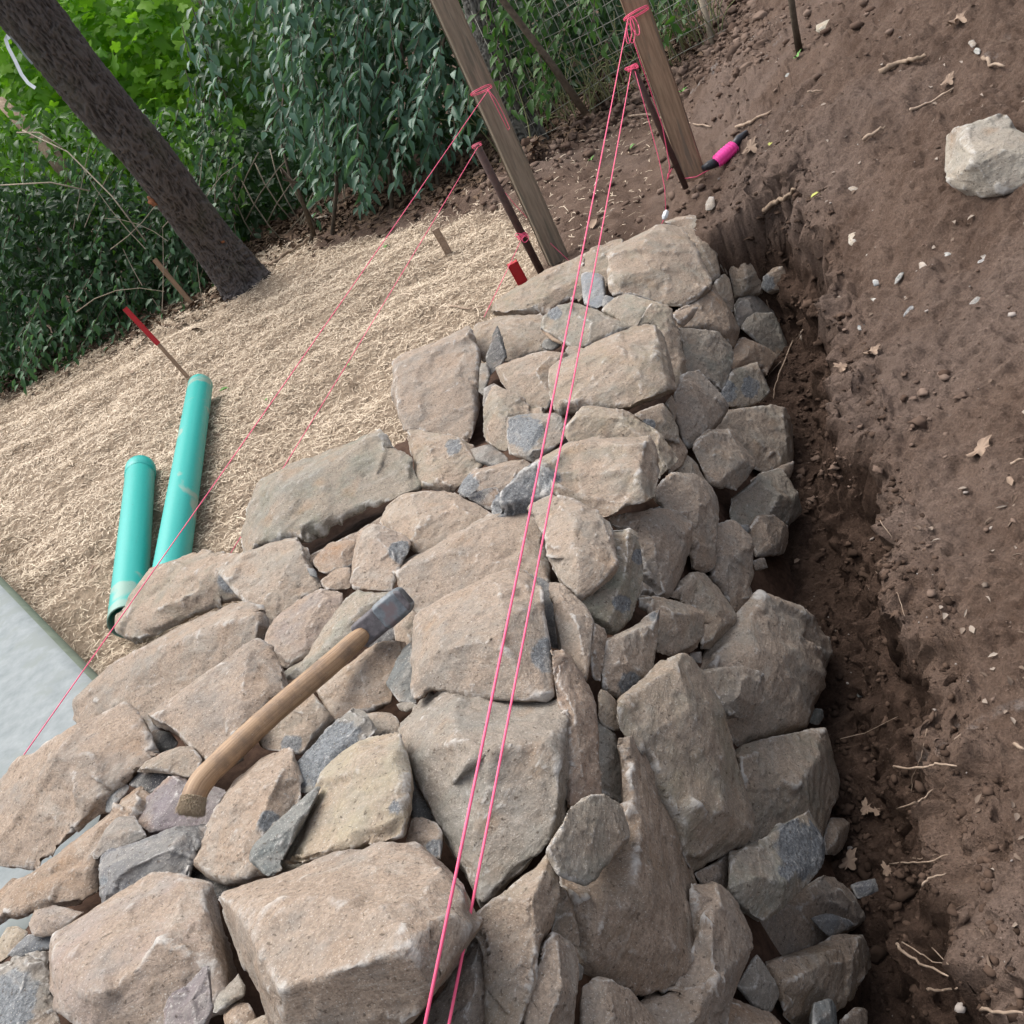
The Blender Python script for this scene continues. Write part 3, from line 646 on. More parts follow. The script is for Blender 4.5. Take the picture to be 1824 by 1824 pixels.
# chinking seen in the joints
S('D', '440,330 470,370 440,410 400,380', 'x', .0)
S('C', '1420,290 1460,290 1480,340 1440,330', 'b', -.01)
S('B', '300,1150 340,1130 360,1180 320,1230 290,1190', 'd', -.03)
S('E', '1250,700 1330,650 1380,660 1290,720 1200,740', 'd', -.02)
S('G', '690,800 760,790 760,860 700,840', 'g', .0)
S('G', '1030,300 1100,280 1120,340 1050,360', 'd', .0)

# the wall goes on below and beside the frame
_rs = random.Random(4)
for _row, (_x0, _x1, _y) in enumerate(((-330, 1420, 1935), (-420, 1480, 2100), (-420, -200, 1480), (-420, -230, 1650), (-420, -200, 1800))):
    _x = _x0
    while _x < _x1:
        _w = _rs.uniform(85, 120); _h = _rs.uniform(72, 92); _n = _rs.randint(7, 9); _p = _rs.uniform(0, 6)
        _o = ' '.join('%.0f,%.0f' % (_x + _w + _w * _rs.uniform(.82, 1.08) * math.cos(_p + 6.283 * k / _n), _y + _rs.uniform(-8, 8) + _h * _rs.uniform(.85, 1.08) * math.sin(_p + 6.283 * k / _n)) for k in range(_n))
        S('P', _o, _rs.choice('tptrkgt'), _rs.uniform(-.01, .03))
        _x += 2 * _w - 6

# small packing stones down in the joints
for _k in range(90):
    _x, _y = _rs.uniform(180, 1350), _rs.uniform(560, 1800)
    if _x < 915 - (_y - 560) * .66 or _x > 1330 + (_y - 560) * .1: continue
    _w = _rs.uniform(17, 30); _n = _rs.randint(5, 7); _p = _rs.uniform(0, 6); _f = _rs.uniform(.55, .95)
    S('P', ' '.join('%.0f,%.0f' % (_x + _w * _rs.uniform(.7, 1.15) * math.cos(_p + 6.283 * k / _n), _y + _f * _w * _rs.uniform(.7, 1.15) * math.sin(_p + 6.283 * k / _n)) for k in range(_n)), _rs.choice('bbgxdtk'), -.04)

def plane_fit(st, tilt=.7):
    out = np.array(st['out'], float)
    cx, cy = out.mean(0)
    pts = np.vstack([out * .8 + np.array([cx, cy]) * .2, [[cx, cy]]])
    inv = np.array([1 / surf_depth(*p) for p in pts])
    A = np.c_[np.ones(len(pts)), pts - [cx, cy]]
    k, *_ = np.linalg.lstsq(A, inv, rcond=None)
    k[0] = np.median(inv) * .5 + k[0] * .5
    k[1:] *= tilt
    g = np.hypot(*k[1:]) * FPX / k[0]           # tangent of the tilt against the view
    if g > 1.1: k[1:] *= 1.1 / g
    return cx, cy, k

def make_stone(st, parent, idx, tilt=.7):
    out = st['out']; n = len(out)
    rg = random.Random(idx * 13 + 5)
    if parent is not None and not st.get('lifted'):
        st['lifted'] = True; st['lift'] = st['lift'] * 1.25 + (rg.uniform(-.028, .008) if st['lift'] < .035 else 0)
    cx, cy, k = plane_fit(st, tilt)
    inv = lambda x, y: k[0] + k[1] * (x - cx) + k[2] * (y - cy)
    d0 = 1 / k[0]
    o = np.array(out)
    area = .5 * abs(np.dot(o[:, 0], np.roll(o[:, 1], -1)) - np.dot(o[:, 1], np.roll(o[:, 0], -1)))
    size = math.sqrt(area) * d0 / FPX
    out = [(cx + (x - cx) * 1.03, cy + (y - cy) * 1.03) for x, y in out]
    pts = [(x, y) for x, y in out]; hs = [-.04] * n
    for (x, y) in out:
        f = .075
        pts.append((x + (cx - x) * f, y + (cy - y) * f)); hs.append(.10)
    oo = np.array(out); o2 = np.roll(oo, -1, 0)
    def edge_dist(x, y):
        ab = o2 - oo; ap = np.array([x, y]) - oo
        tt = np.clip((ap * ab).sum(1) / ((ab * ab).sum(1) + 1e-9), 0, 1)
        return float(np.hypot(*(ap - ab * tt[:, None]).T).min())
    edges = []
    rid = st['ridges']
    if not rid:
        a = rg.uniform(0, math.pi); r = math.sqrt(area) * .16
        jx, jy = rg.uniform(-.1, .1) * r, rg.uniform(-.1, .1) * r
        rid = [[(cx + jx - math.cos(a) * r, cy + jy - math.sin(a) * r, rg.uniform(.12, .2)), (cx + jx + math.cos(a) * r, cy + jy + math.sin(a) * r, rg.uniform(.13, .2))]]
    seen = {}
    for line in rid:
        ids = []
        for x, y, h in line:
            key = (round(x, 2), round(y, 2))
            if key not in seen:
                seen[key] = len(pts); pts.append((x, y)); hs.append(min(h * 2.3, .06 + 1.15 * edge_dist(x, y) / math.sqrt(area)))
            ids.append(seen[key])
        edges += [(a, b) for a, b in zip(ids, ids[1:])]
    res = delaunay_2d_cdt([Vector(p) for p in pts], edges, [list(range(n))], 1, 1e-4)
    rv, rf, orig = res[0], res[2], res[3]
    H = []
    for v_, og in zip(rv, orig):
        H.append(hs[og[0]] if og else .24)
    bm = bmesh.new()
    front = []
    for v_, h in zip(rv, H):
        d = 1 / inv(v_[0], v_[1]) - st['lift'] - h * size
        front.append(bm.verts.new(at(v_[0], v_[1], d)))
    for f in rf:
        try: bm.faces.new([front[i] for i in f])
        except ValueError: pass
    # back of the stone
    bm.edges.ensure_lookup_table()
    be = [e for e in bm.edges if len(e.link_faces) == 1]
    nxt = {}
    for e in be:
        l = e.link_loops[0]
        nxt[l.vert] = l.link_loop_next.vert
    v0 = next(iter(nxt)); loop = [v0]; cur = nxt[v0]
    while cur is not v0 and len(loop) < 500:
        loop.append(cur); cur = nxt[cur]
    c3 = Vector(at(cx, cy, d0 - st['lift']))
    vd = Vector(ray(cx, cy)).normalized()
    th = st['thick']
    rings = [loop]
    for sc, dp in ((.97, .22), (.80, .45), (.5, .56)):
        rings.append([bm.verts.new(c3 + (v_.co - c3) * sc + vd * (dp * size * th * rg.uniform(.93, 1.07))) for v_ in loop])
    for r0, r1 in zip(rings, rings[1:]):
        for i in range(len(loop)):
            j = (i + 1) % len(loop)
            bm.faces.new((r0[j], r0[i], r1[i], r1[j]))
    cb = bm.verts.new(c3 + vd * size * .58 * th)
    for i in range(len(loop)):
        bm.faces.new((rings[-1][(i + 1) % len(loop)], rings[-1][i], cb))
    bmesh.ops.recalc_face_normals(bm, faces=bm.faces)
    base = Vector(c3)
    bmesh.ops.translate(bm, verts=bm.verts, vec=-base)
    me = bpy.data.meshes.new('stone'); bm.to_mesh(me); bm.free()
    tmp = bpy.data.objects.new('tmp', me); COL.objects.link(tmp)
    rm = tmp.modifiers.new('r', 'REMESH'); rm.mode = 'VOXEL'
    vox = max(size / 37, 2.9 * d0 / FPX)
    rm.voxel_size = vox
    sm = tmp.modifiers.new('s', 'SMOOTH'); sm.factor = .5; sm.iterations = 1
    ev = tmp.evaluated_get(bpy.context.evaluated_depsgraph_get())
    m2 = bpy.data.meshes.new_from_object(ev)
    bpy.data.objects.remove(tmp); bpy.data.meshes.remove(me)
    nv = len(m2.vertices)
    V = np.empty(nv * 3, np.float32); m2.vertices.foreach_get('co', V); V = V.reshape(-1, 3).astype(float)
    Nn = np.empty(nv * 3, np.float32); m2.vertex_normals.foreach_get('vector', Nn); Nn = Nn.reshape(-1, 3)
    # broken faces: neighbouring patches are pressed flat, each onto its own plane
    rgn = np.random.default_rng(idx + 100)
    for KK, amt in ((int(rgn.integers(12, 18)), .92), (int(rgn.integers(50, 80)), .36)):
        KK = max(4, min(KK, nv // 12))
        sd_i = rgn.choice(nv, KK, replace=False)
        wob = np.stack([vnoise(V / size * 5 + kx * 11, 60 + kx) for kx in range(3)], 1) * size * .05
        feat = np.concatenate([(V + wob) / size, Nn * .95], 1)
        dist = ((feat[:, None, :] - np.concatenate([V[sd_i] / size, Nn[sd_i] * .95], 1)[None]) ** 2).sum(2)
        lab = dist.argmin(1)
        newV = V.copy()
        for kk in range(KK):
            sel = lab == kk
            if sel.sum() < 8: continue
            c_ = V[sel].mean(0); n_ = Nn[sel].mean(0); ln = np.linalg.norm(n_)
            if ln < .5: continue
            n_ = n_ / ln
            newV[sel] = V[sel] - np.outer(np.clip(((V[sel] - c_) @ n_) * amt, -.07 * size, .07 * size), n_)
        V = newV
        ed = np.empty(len(m2.edges) * 2, np.int32); m2.edges.foreach_get('vertices', ed); ed = ed.reshape(-1, 2)
        acc = np.zeros_like(V); cnt = np.zeros(nv)
        for a_, b_ in ((0, 1), (1, 0)):
            for ax_ in range(3): acc[:, ax_] += np.bincount(ed[:, a_], V[ed[:, b_], ax_], nv)
            cnt += np.bincount(ed[:, a_], minlength=nv)
        V = V * .62 + acc / np.maximum(cnt, 1)[:, None] * .38
    off = np.array([idx * 3.17, idx * 1.31, idx * .77])
    # warp, facet and chip the surface
    q1 = V / size
    dsp = fbm(q1 * 2.6 + off, 1, 3) * .007 * size
    dsp += fbm(q1 * 9 + off, 2, 5, .62) * (.0048 if st['kind'] in 'bgkxvl' else .0036) * size
    w1 = vnoise(q1 * 3.3 + off, 8) + .5 * vnoise(q1 * 8 + off, 9)
    dsp += (smooth(.08, .14, w1) - .5) * .008 * size           # flaked-off skin with a crisp lip
    w2 = vnoise(q1 * 5.1 + off + 9, 18) + .4 * vnoise(q1 * 13 + off, 19)
    dsp -= smooth(.42, .5, w2) * .011 * size                   # chips
    ax = np.array([rg.uniform(-1, 1), rg.uniform(-1, 1), rg.uniform(.2, 1)]); ax /= np.linalg.norm(ax)
    lay = q1 @ ax * (13 if st['kind'] in 'bgkxvl' else 8) + .9 * vnoise(q1 * 2.5 + off, 4)
    fr = lay - np.floor(lay)
    amp = (.012 if st['kind'] in 'bgkxvl' else .006) * size
    side = 1 - np.abs(Nn @ ax) ** 2
    dsp += (smooth(0, .75, fr) - smooth(.8, 1, fr) - .35) * amp * side * smooth(-.4, .5, vnoise(q1 * 2 + off, 14))
    V2 = V + Nn * dsp[:, None]
    m2.vertices.foreach_set('co', V2.astype(np.float32).ravel())
    fz = np.zeros(nv)
    for (x, y, r) in st['fresh']:
        c = np.array(at(x, y, 1 / inv(x, y) - st['lift'])) - np.array(base)
        # measured across the view so the patch covers one side of the stone
        rd = ray(x, y); rd = rd / np.linalg.norm(rd)
        dd = V2 - c; dd = dd - (dd @ rd)[:, None] * rd
        dist = np.linalg.norm(dd, axis=1) / (r * d0 / FPX)
        fz = np.maximum(fz, smooth(1.12, .95, dist + .22 * fbm(q1 * 6 + off, 6, 3)))
    set_attr(m2, 'fresh', fz)
    for p in m2.polygons: p.use_smooth = True
    m2.name = 'stone'
    ob = bpy.data.objects.new('stone', m2); COL.objects.link(ob)
    m2.materials.clear(); m2.materials.append(M_STONE)
    ob.location = base
    if parent is not None:
        keep(ob, parent)
    c, du = KIND[st['kind']]
    j = rg.uniform(.78, 1.14)
    ob.color = (c[0] * j, c[1] * j * rg.uniform(.96, 1.03), c[2] * j * rg.uniform(.90, 1.06), min(1, du * rg.uniform(.8, 1.15)))
    if st['label']: ob['label'] = st['label']
    return ob

wx, wy = to_xy(2.0, -.9)
WALL = empty('dry_stone_wall', (wx, wy, -.05), label='unfinished dry stone wall of tan and blue-grey field stones running away from the viewer', category='stone wall', kind='thing')
build_wall_core(WALL)
for i_, s_ in enumerate(STONES):
    make_stone(s_, WALL, i_)
# ------------------------------------------------------------------ things standing and lying about
M_WOOD = simple('weathered_board', (.22, .15, .10), (.40, .28, .19), 9, .8, .35, .002, .25, (14, 14, 1.2), (.20, .16, .12))
M_WOOD2 = simple('grey_board', (.21, .17, .125), (.35, .29, .22), 9, .85, .35, .002, .25, (14, 14, 1.2), (.17, .155, .12))
M_HANDLE = simple('worn_ash_handle', (.25, .15, .08), (.43, .29, .175), 30, .55, .5, .001, .4, (3, 3, 3), (.20, .125, .075))
M_FIBRE = simple('frayed_end_grain', (.46, .36, .25), (.70, .58, .43), 300, .95, .9, .004, .1)
M_RUST = simple('rusty_steel', (.045, .028, .026), (.10, .055, .045), 60, .75, .3, .001, .4)
M_RED = simple('red_marking_paint', (.50, .02, .03), (.42, .035, .04), 30, .6, .2, .001, .3)
M_STEEL = simple('worn_hammer_steel', (.07, .08, .09), (.20, .23, .255), 70, .5, .35, .0012, .6, None, (.15, .12, .125))
M_STEELD = simple('dark_forged_steel', (.045, .042, .048), (.16, .145, .155), 90, .6, .5, .0016, .5, None, (.09, .085, .09))
M_STEEL.node_tree.nodes['Principled BSDF'].inputs['Metallic'].default_value = .1
M_CONC = simple('smooth_pale_concrete', (.175, .20, .205), (.27, .295, .30), 24, .8, .3, .002, .3, None, (.205, .228, .222))
M_CONCEDGE = simple('greenish_concrete_edge', (.11, .135, .10), (.17, .20, .15), 22, .85, .2, .001, .3)  # edge faces: darker and greener than the slab top
M_BLACK = simple('black_plastic', (.012, .013, .018), (.02, .022, .03), 40, .4, .1, .001, .5)
M_WHITE = simple('white_plastic_strap', (.62, .66, .68), (.75, .78, .8), 40, .45, .05, .001, .5)
M_ROOT = simple('pale_root', (.22, .155, .11), (.42, .33, .255), 60, .85, .4, .001, .2)
M_TWIG = simple('dry_twig', (.17, .12, .085), (.34, .26, .19), 60, .85, .4, .001, .2)

def grain_mat():
    mt, n, l, bs = mat_new('worn_ash_handle')
    c = n.new('ShaderNodeCombineXYZ')
    for k, (a, sc_) in enumerate((('around', 9.0), ('around_b', 9.0), ('along', 1.6))):
        x = n.new('ShaderNodeAttribute'); x.attribute_name = a
        l.new(math_n(n, l, 'MULTIPLY', x.outputs['Fac'], sc_), c.inputs[k])
    v = c.outputs[0]; tc = n.new('ShaderNodeTexCoord').outputs['Object']
    g = noise(n, l, v, 1.6, 8, .7, .3); d = noise(n, l, tc, 28, 6, .65); f = noise(n, l, tc, 240, 4, .7)
    col = mix(n, l, ramp(n, l, g, [(.34, 0.0), (.62, 1.0)]), (.20, .115, .06), (.42, .28, .165))
    col = mix(n, l, ramp(n, l, d, [(.45, 0.0), (.66, .8)]), col, (.15, .10, .068))
    col = mix(n, l, ramp(n, l, f, [(.62, 0.0), (.70, .5)]), col, (.50, .40, .30))
    l.new(col, bs.inputs['Base Color']); bs.inputs['Roughness'].default_value = .55
    l.new(bump(n, l, f, .4, .0006, bump(n, l, g, .6, .0014)), bs.inputs['Normal'])
    return mt
M_HANDLE = grain_mat()
def pink():
    mt, n, l, bs = mat_new('neon_pink_twine')
    v = n.new('ShaderNodeTexCoord').outputs['Object']
    a = noise(n, l, v, 300, 2, .5)
    l.new(mix(n, l, a, (.95, .15, .24), (.90, .09, .25)), bs.inputs['Base Color'])
    bs.inputs['Roughness'].default_value = .6
    return mt
M_PINK = pink()
M_HOT = simple('hot_pink_twine', (.98, .06, .40), (.95, .12, .48), 200, .5, .2, .001, .3)
def pipe_mat():
    mt, n, l, bs = mat_new('green_sewer_pipe')
    v = n.new('ShaderNodeTexCoord').outputs['Object']
    a = noise(n, l, v, 5.0, 4, .5, .8); b = noise(n, l, v, 60, 5, .7)
    c = mix(n, l, ramp(n, l, b, [(.3, 0.0), (.8, .35)]), (.014, .345, .305), (.04, .40, .36))
    c = mix(n, l, math_n(n, l, 'MULTIPLY', ramp(n, l, a, [(.60, 0.0), (.64, 1.0)]), .6), c, (.33, .35, .28))
    c = mix(n, l, math_n(n, l, 'MULTIPLY', ramp(n, l, noise(n, l, v, 150, 2, .5), [(.70, 0.0), (.73, 1.0)]), .6), c, (.05, .09, .08))
    l.new(c, bs.inputs['Base Color']); bs.inputs['Roughness'].default_value = .42
    l.new(bump(n, l, b, .08, .002), bs.inputs['Normal'])
    return mt
M_PIPE = pipe_mat()

def look(o, label, cat, group=None):
    o['label'] = label; o['category'] = cat
    if group: o['group'] = group
    return o

def board(name, p0, p1, width, thick, mat, parent=None, taper=None, point=False, turn=0.0):
    """a sawn board from p0 to p1 turned towards the lens, slightly bevelled and uneven"""
    p0, p1 = Vector(p0), Vector(p1)
    ax = (p1 - p0); L = ax.length; ax.normalize()
    vw = (Vector(EYE) - (p0 + p1) / 2).normalized()
    if turn: vw = Matrix.Rotation(turn, 3, ax) @ vw
    sx = ax.cross(vw).normalized(); sy = sx.cross(ax).normalized()
    bm = bmesh.new(); nseg = max(6, int(L / .05))
    rings = []
    rg = random.Random(int(L * 1000))
    for i in range(nseg + 1):
        f = i / nseg; c = p0 + ax * (L * f)
        wq = width * (1 + rg.uniform(-.012, .012)); tq = thick
        if taper: wq *= (taper + (1 - taper) * f)
        bv = .08 * min(wq, tq) + .001
        ring = []
        for (a, b) in ((-1, -1), (1, -1), (1, 1), (-1, 1)):
            x, y = a * wq / 2, b * tq / 2
            ring.append(bm.verts.new(c + sx * (x - a * bv if a * b > 0 else x) + sy * (y if a * b > 0 else y - b * bv)))
            ring.append(bm.verts.new(c + sx * (x if a * b > 0 else x - a * bv) + sy * (y - b * bv if a * b > 0 else y)))
        rings.append(ring)
    for r0, r1 in zip(rings, rings[1:]):
        for k in range(8):
            bm.faces.new((r0[k], r0[(k + 1) % 8], r1[(k + 1) % 8], r1[k]))
    bm.faces.new(rings[0][::-1]); bm.faces.new(rings[-1])
    bmesh.ops.recalc_face_normals(bm, faces=bm.faces)
    # local frame: z along the board so the grain runs along it
    M = Matrix((sx, sy, ax)).transposed().to_4x4(); M.translation = p0
    bmesh.ops.transform(bm, matrix=M.inverted(), verts=bm.verts)
    me = bpy.data.meshes.new(name); bm.to_mesh(me); bm.free()
    o = newobj(name, me, mat)
    o.matrix_world = M
    if parent is not None:
        o.parent = parent; o.matrix_parent_inverse = Matrix.Translation(parent.location).inverted()
    return o

def P(px, py, d): return Vector(at(px, py, d))

# ---- two batter posts, two steel rods, marking stakes
b1 = at(1003, 482, 4.08); o = board('wooden_post', b1, P(735, -125, 3.35), .088, .036, M_WOOD2, turn=.35)
look(o, 'grey-brown wooden post on the left, pink string tied round its middle', 'wooden post')
for (x0, y0, x1, y1) in ((823, 112, 838, 106), (842, 150, 858, 143)):
    c0, c1 = P(x0, y0, 3.47), P(x1, y1, 3.47)
    keep(tube_obj('saw_cut', [c0, c1], .0017, M_BLACK, None, 5), o) if False else None
b2 = at(1238, 318, 3.78); o2 = board('wooden_post', b2, P(1092, -110, 3.30), .086, .036, M_WOOD, turn=-.15)
look(o2, 'brown wooden post standing beside the pink twine spool', 'wooden post')
rod1 = tube_obj('steel_rod', [P(972, 500, 4.0), P(848, 258, 3.62)], .0155, M_RUST, None, 12)
look(rod1, 'thick rusty steel rod leaning in front of the left post', 'metal rod')
rod2 = tube_obj('steel_rod', [P(1222, 335, 3.72), P(1168, 210, 3.55), P(1127, 120, 3.42)], .0115, M_RUST, None, 12)
look(rod2, 'thin rusty rod with a pink knot on top beside the brown post', 'metal rod')
o = board('red_stake', P(940, 520, 3.98), P(912, 468, 3.88), .045, .02, M_RED)
look(o, 'short flat stake painted red behind the long far slab', 'stake')
e, de = ground_at(338, 676)
st = empty('marking_stake', e, label='thin wooden stake with a red painted top by the long green pipe', category='stake')
pm = at(282, 613, de - .06)
board('wooden_shaft', e, pm, .020, .02, M_WOOD, st); board('painted_top', pm, P(222, 549, de - .14), .026, .024, M_RED, st)
e, de = ground_at(345, 545)
o = board('wooden_stake', e, P(275, 462, de - .15), .03, .02, M_WOOD); look(o, 'plain wooden stake among the shrubs left of the big tree', 'stake')
e, de = ground_at(800, 452)
o = board('wooden_stake', e, P(775, 408, de - .07), .036, .02, M_ROOT); look(o, 'short pale stake stump sticking out of the straw', 'stake')

# ---- pipes
def pipe(px0, py0, px1, py1, label, bell):
    g0, _ = ground_at(px0, py0); g1, _ = ground_at(px1, py1)
    r, th = .054, .0045
    g0.z = .055 + .02; g1.z = .06 + .02
    d0 = ray(px0, py0); k0 = (g0.z - EYE[2]) / d0[2]; g0 = Vector(EYE + d0 * k0)
    d1 = ray(px1, py1); k1 = (g1.z - EYE[2]) / d1[2]; g1 = Vector(EYE + d1 * k1)
    ax = (g1 - g0).normalized()
    root = empty('green_pipe', (g0 + g1) / 2, label=label, category='pipe')
    n = 40
    def ringp(c, rr):
        x = ax.cross(Vector((0, 0, 1))).normalized(); y = ax.cross(x)
        return [c + (x * math.cos(2 * math.pi * k / n) + y * math.sin(2 * math.pi * k / n)) * rr for k in range(n)]
    prof = [(g0 + ax * .01, r - th), (g0, r - th * .7), (g0, r - .0005), (g0 + ax * .004, r), (g1 - ax * .004, r), (g1, r - .0005), (g1, r - th), (g0 + ax * .012, r - th)]
    V, F = [], []
    for c, rr in prof: V += ringp(c, rr)
    for i in range(len(prof) - 1):
        for k in range(n):
            F.append((i * n + k, i * n + (k + 1) % n, (i + 1) * n + (k + 1) % n, (i + 1) * n + k))
    keep(newobj('pipe_tube', mesh_list('pipe_tube', V, F), M_PIPE), root)
    if bell:
        V, F = [], []
        prof = [(g0 - ax * .045, r - .004), (g0 - ax * .045, r + .002), (g0 - ax * .035, r + .0035), (g0 + ax * .03, r + .0035), (g0 + ax * .034, r + .0005)]
        for c, rr in prof: V += ringp(c, rr)
        F.append(tuple(range(n)))
        for i in range(len(prof) - 1):
            for k in range(n):
                F.append((i * n + k, i * n + (k + 1) % n, (i + 1) * n + (k + 1) % n, (i + 1) * n + k))
        keep(newobj('end_cap', mesh_list('end_cap', V, F), M_PIPE), root)
    return root
pipe(357, 686, 302, 1030, 'longer green plastic pipe, its far end beside the red-topped stake', False)
pipe(250, 842, 226, 1108, 'shorter green plastic pipe with capped end and muddy smears', True)

# ---- concrete slab at the left edge
def slab():
    z = .20
    def top(px, py):
        d = ray(px, py); k = (z - EYE[2]) / d[2]; p = EYE + d * k
        return Vector((p[0], p[1], z))
    c = [top(-420, 600), top(188, 1212), top(240, 1330), top(120, 1640), top(-60, 1700), top(-700, 1500)]
    bm = bmesh.new()
    tv = [bm.verts.new(p) for p in c]
    bv = [bm.verts.new(Vector((p.x, p.y, -.08))) for p in c]
    f = bm.faces.new(tv)
    for i in range(len(c)):
        j = (i + 1) % len(c); bm.faces.new((tv[j], tv[i], bv[i], bv[j]))
    bm.normal_update(); bmesh.ops.recalc_face_normals(bm, faces=bm.faces)
    edges = [e for e in bm.edges if all(v.co.z > .1 for v in e.verts)]
    bmesh.ops.bevel(bm, geom=edges, offset=.06, segments=5, affect='EDGES', profile=.6)
    me = bpy.data.meshes.new('concrete_slab'); bm.to_mesh(me); bm.free()
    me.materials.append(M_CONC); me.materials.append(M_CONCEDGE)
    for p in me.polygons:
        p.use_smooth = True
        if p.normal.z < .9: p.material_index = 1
    o = newobj('concrete_slab', me)
    look(o, 'smooth pale blue-grey concrete slab with a greenish rounded edge at the left of the photo', 'concrete slab')
slab()

# ---- stone hammer lying on the wall
def hammer():
    hp = [(648, 1128), (622, 1152), (585, 1186), (530, 1232), (478, 1277), (430, 1322), (390, 1360), (364, 1386), (348, 1412), (339, 1446)]
    wd = [31, 37, 40, 41, 42, 42, 42, 44, 44, 42]
    ds = []
    for i, (x, y) in enumerate(hp):
        f = i / (len(hp) - 1)
        ds.append(surf_depth(x, y))
    dA, dB = surf_depth(648, 1128) - .125, surf_depth(345, 1420) - .105
    root = empty('hammer', P(500, 1260, (dA + dB) / 2), label='stone hammer with worn wooden handle lying across the wall top', category='hammer')
    pts, rad = [], []
    for i, (x, y) in enumerate(hp):
        f = math.hypot(x - hp[0][0], y - hp[0][1]) / math.hypot(hp[-1][0] - hp[0][0], hp[-1][1] - hp[0][1])
        d = 1 / ((1 - f) / dA + f / dB)
        pts.append(P(x, y, d)); rad.append(wd[i] / 2 * d / FPX)
    # resample smoothly
    def cr(a, b, c, d, t): return .5 * ((2 * b) + (c - a) * t + (2 * a - 5 * b + 4 * c - d) * t * t + (3 * b - a - 3 * c + d) * t ** 3)
    q_, r_ = [], []
    for i in range(len(pts) - 1):
        a, b, c, d = pts[max(i - 1, 0)], pts[i], pts[i + 1], pts[min(i + 2, len(pts) - 1)]
        for k in range(5):
            t = k / 5; q_.append(cr(a, b, c, d, t)); r_.append(rad[i] * (1 - t) + rad[i + 1] * t)
    q_.append(pts[-1]); r_.append(rad[-1])
    V, F = tube(q_, r_, 28)
    V = np.array([tuple(v) for v in V]); V += (fbm(V * 60, 4, 3) * .0006)[:, None]
    me = mesh_list('handle', [tuple(v) for v in V], F)
    set_attr(me, 'along', [i // 28 * .01 for i in range(len(V))]); set_attr(me, 'around', [math.cos(i % 28 / 28 * 6.283) * .5 for i in range(len(V))]); set_attr(me, 'around_b', [math.sin(i % 28 / 28 * 6.283) * .5 for i in range(len(V))])
    h = newobj('handle', me, M_HANDLE); keep(h, root)
    # frayed butt end: a cluster of short fibres
    bmv, bmf = [], []
    e0, ed = q_[-1], (q_[-1] - q_[-3]).normalized()
    x = ed.cross(Vector((0, 0, 1))).normalized(); y = ed.cross(x)
    rg = random.Random(3)
    for k in range(700):
        a = rg.uniform(0, 6.283); rr = math.sqrt(rg.random()) * r_[-1] * .97
        c = e0 + x * math.cos(a) * rr + y * math.sin(a) * rr - ed * .002
        dirv = (ed + x * rg.uniform(-.5, .5) + y * rg.uniform(-.5, .5)).normalized() * rg.uniform(.004, .009)
        sd_ = dirv.cross(x + y * .3).normalized() * .0007
        i = len(bmv); bmv += [c - sd_, c + sd_, c + dirv]; bmf.append((i, i + 1, i + 2))
    for k in range(3600):
        f = rg.random() ** .8; ii = len(q_) - 1 - int(f * 4); c0 = q_[ii]; rr = r_[ii]
        a = rg.uniform(0, 6.283); nn = x * math.cos(a) + y * math.sin(a)
        c = c0 + nn * rr * 1.0 - ed * rg.uniform(0, .006)
        dirv = (nn * rg.uniform(.2, 1) + ed * rg.uniform(.2, 1.2) + x * rg.uniform(-.5, .5) + y * rg.uniform(-.5, .5)).normalized() * rg.uniform(.004, .009) * (1.2 - f)
        sd_ = dirv.cross(ed + y * .3).normalized() * .0011
        i = len(bmv); bmv += [c - sd_, c + sd_, c + dirv]; bmf.append((i, i + 1, i + 2))
    fo = newobj('frayed_butt', mesh_list('frayed_butt', bmv, bmf), M_FIBRE); keep(fo, root)
    # head: block continuing past the eye, chamfered
    a, b = P(640, 1134, dA + .002), P(722, 1064, dA - .012)
    ax = (b - a).normalized(); vw = (Vector(EYE) - a).normalized()
    sx = ax.cross(vw).normalized(); sy = sx.cross(ax).normalized()
    px = dA / FPX
    L = (b - a).length
    secs = [(-.02, 24), (0.0, 46), (.10, 49), (.48, 49), (.52, 50), (.86, 49), (.95, 44), (1.0, 32)]
    V, F = [], []
    for f, wq in secs:
        c = a + ax * L * f; hw = wq / 2 * px; hd = 21 * px * (1 if f < .9 else .85)
        cc = c - sy * hd * .55
        ch = .22
        for (u, v) in ((-1, -1 + ch), (-1 + ch, -1), (1 - ch, -1), (1, -1 + ch), (1, 1 - ch), (1 - ch, 1), (-1 + ch, 1), (-1, 1 - ch)):
            V.append(cc + sx * u * hw + sy * v * hd)
    for i in range(len(secs) - 1):
        for k in range(8):
            F.append((i * 8 + k, i * 8 + (k + 1) % 8, (i + 1) * 8 + (k + 1) % 8, (i + 1) * 8 + k))
    F.append(tuple(range(7, -1, -1))); F.append(tuple(len(V) - 8 + k for k in range(8)))
    me = mesh_list('head', V, F, False)
    hd_ = newobj('head', me, M_STEELD); keep(hd_, root)
    V2, F2 = [], []
    for f, wq in ((.46, 44), (.49, 51), (.55, 53), (.86, 52), (.95, 46), (1.0, 36)):
        c = a + ax * L * f; hw = wq / 2 * px; hd = 22.5 * px * (1 if f < .9 else .82); cc = c - sy * 21 * px * .55; ch = .26
        for (u, v) in ((-1, -1 + ch), (-1 + ch, -1), (1 - ch, -1), (1, -1 + ch), (1, 1 - ch), (1 - ch, 1), (-1 + ch, 1), (-1, 1 - ch)): V2.append(cc + sx * u * hw + sy * v * hd)
    for i in range(5):
        for k in range(8): F2.append((i * 8 + k, i * 8 + (k + 1) % 8, (i + 1) * 8 + (k + 1) % 8, (i + 1) * 8 + k))
    F2.append(tuple(range(7, -1, -1))); F2.append(tuple(len(V2) - 8 + k for k in range(8)))
    fc_ = newobj('striking_end', mesh_list('striking_end', V2, F2, False), M_STEEL); keep(fc_, root)
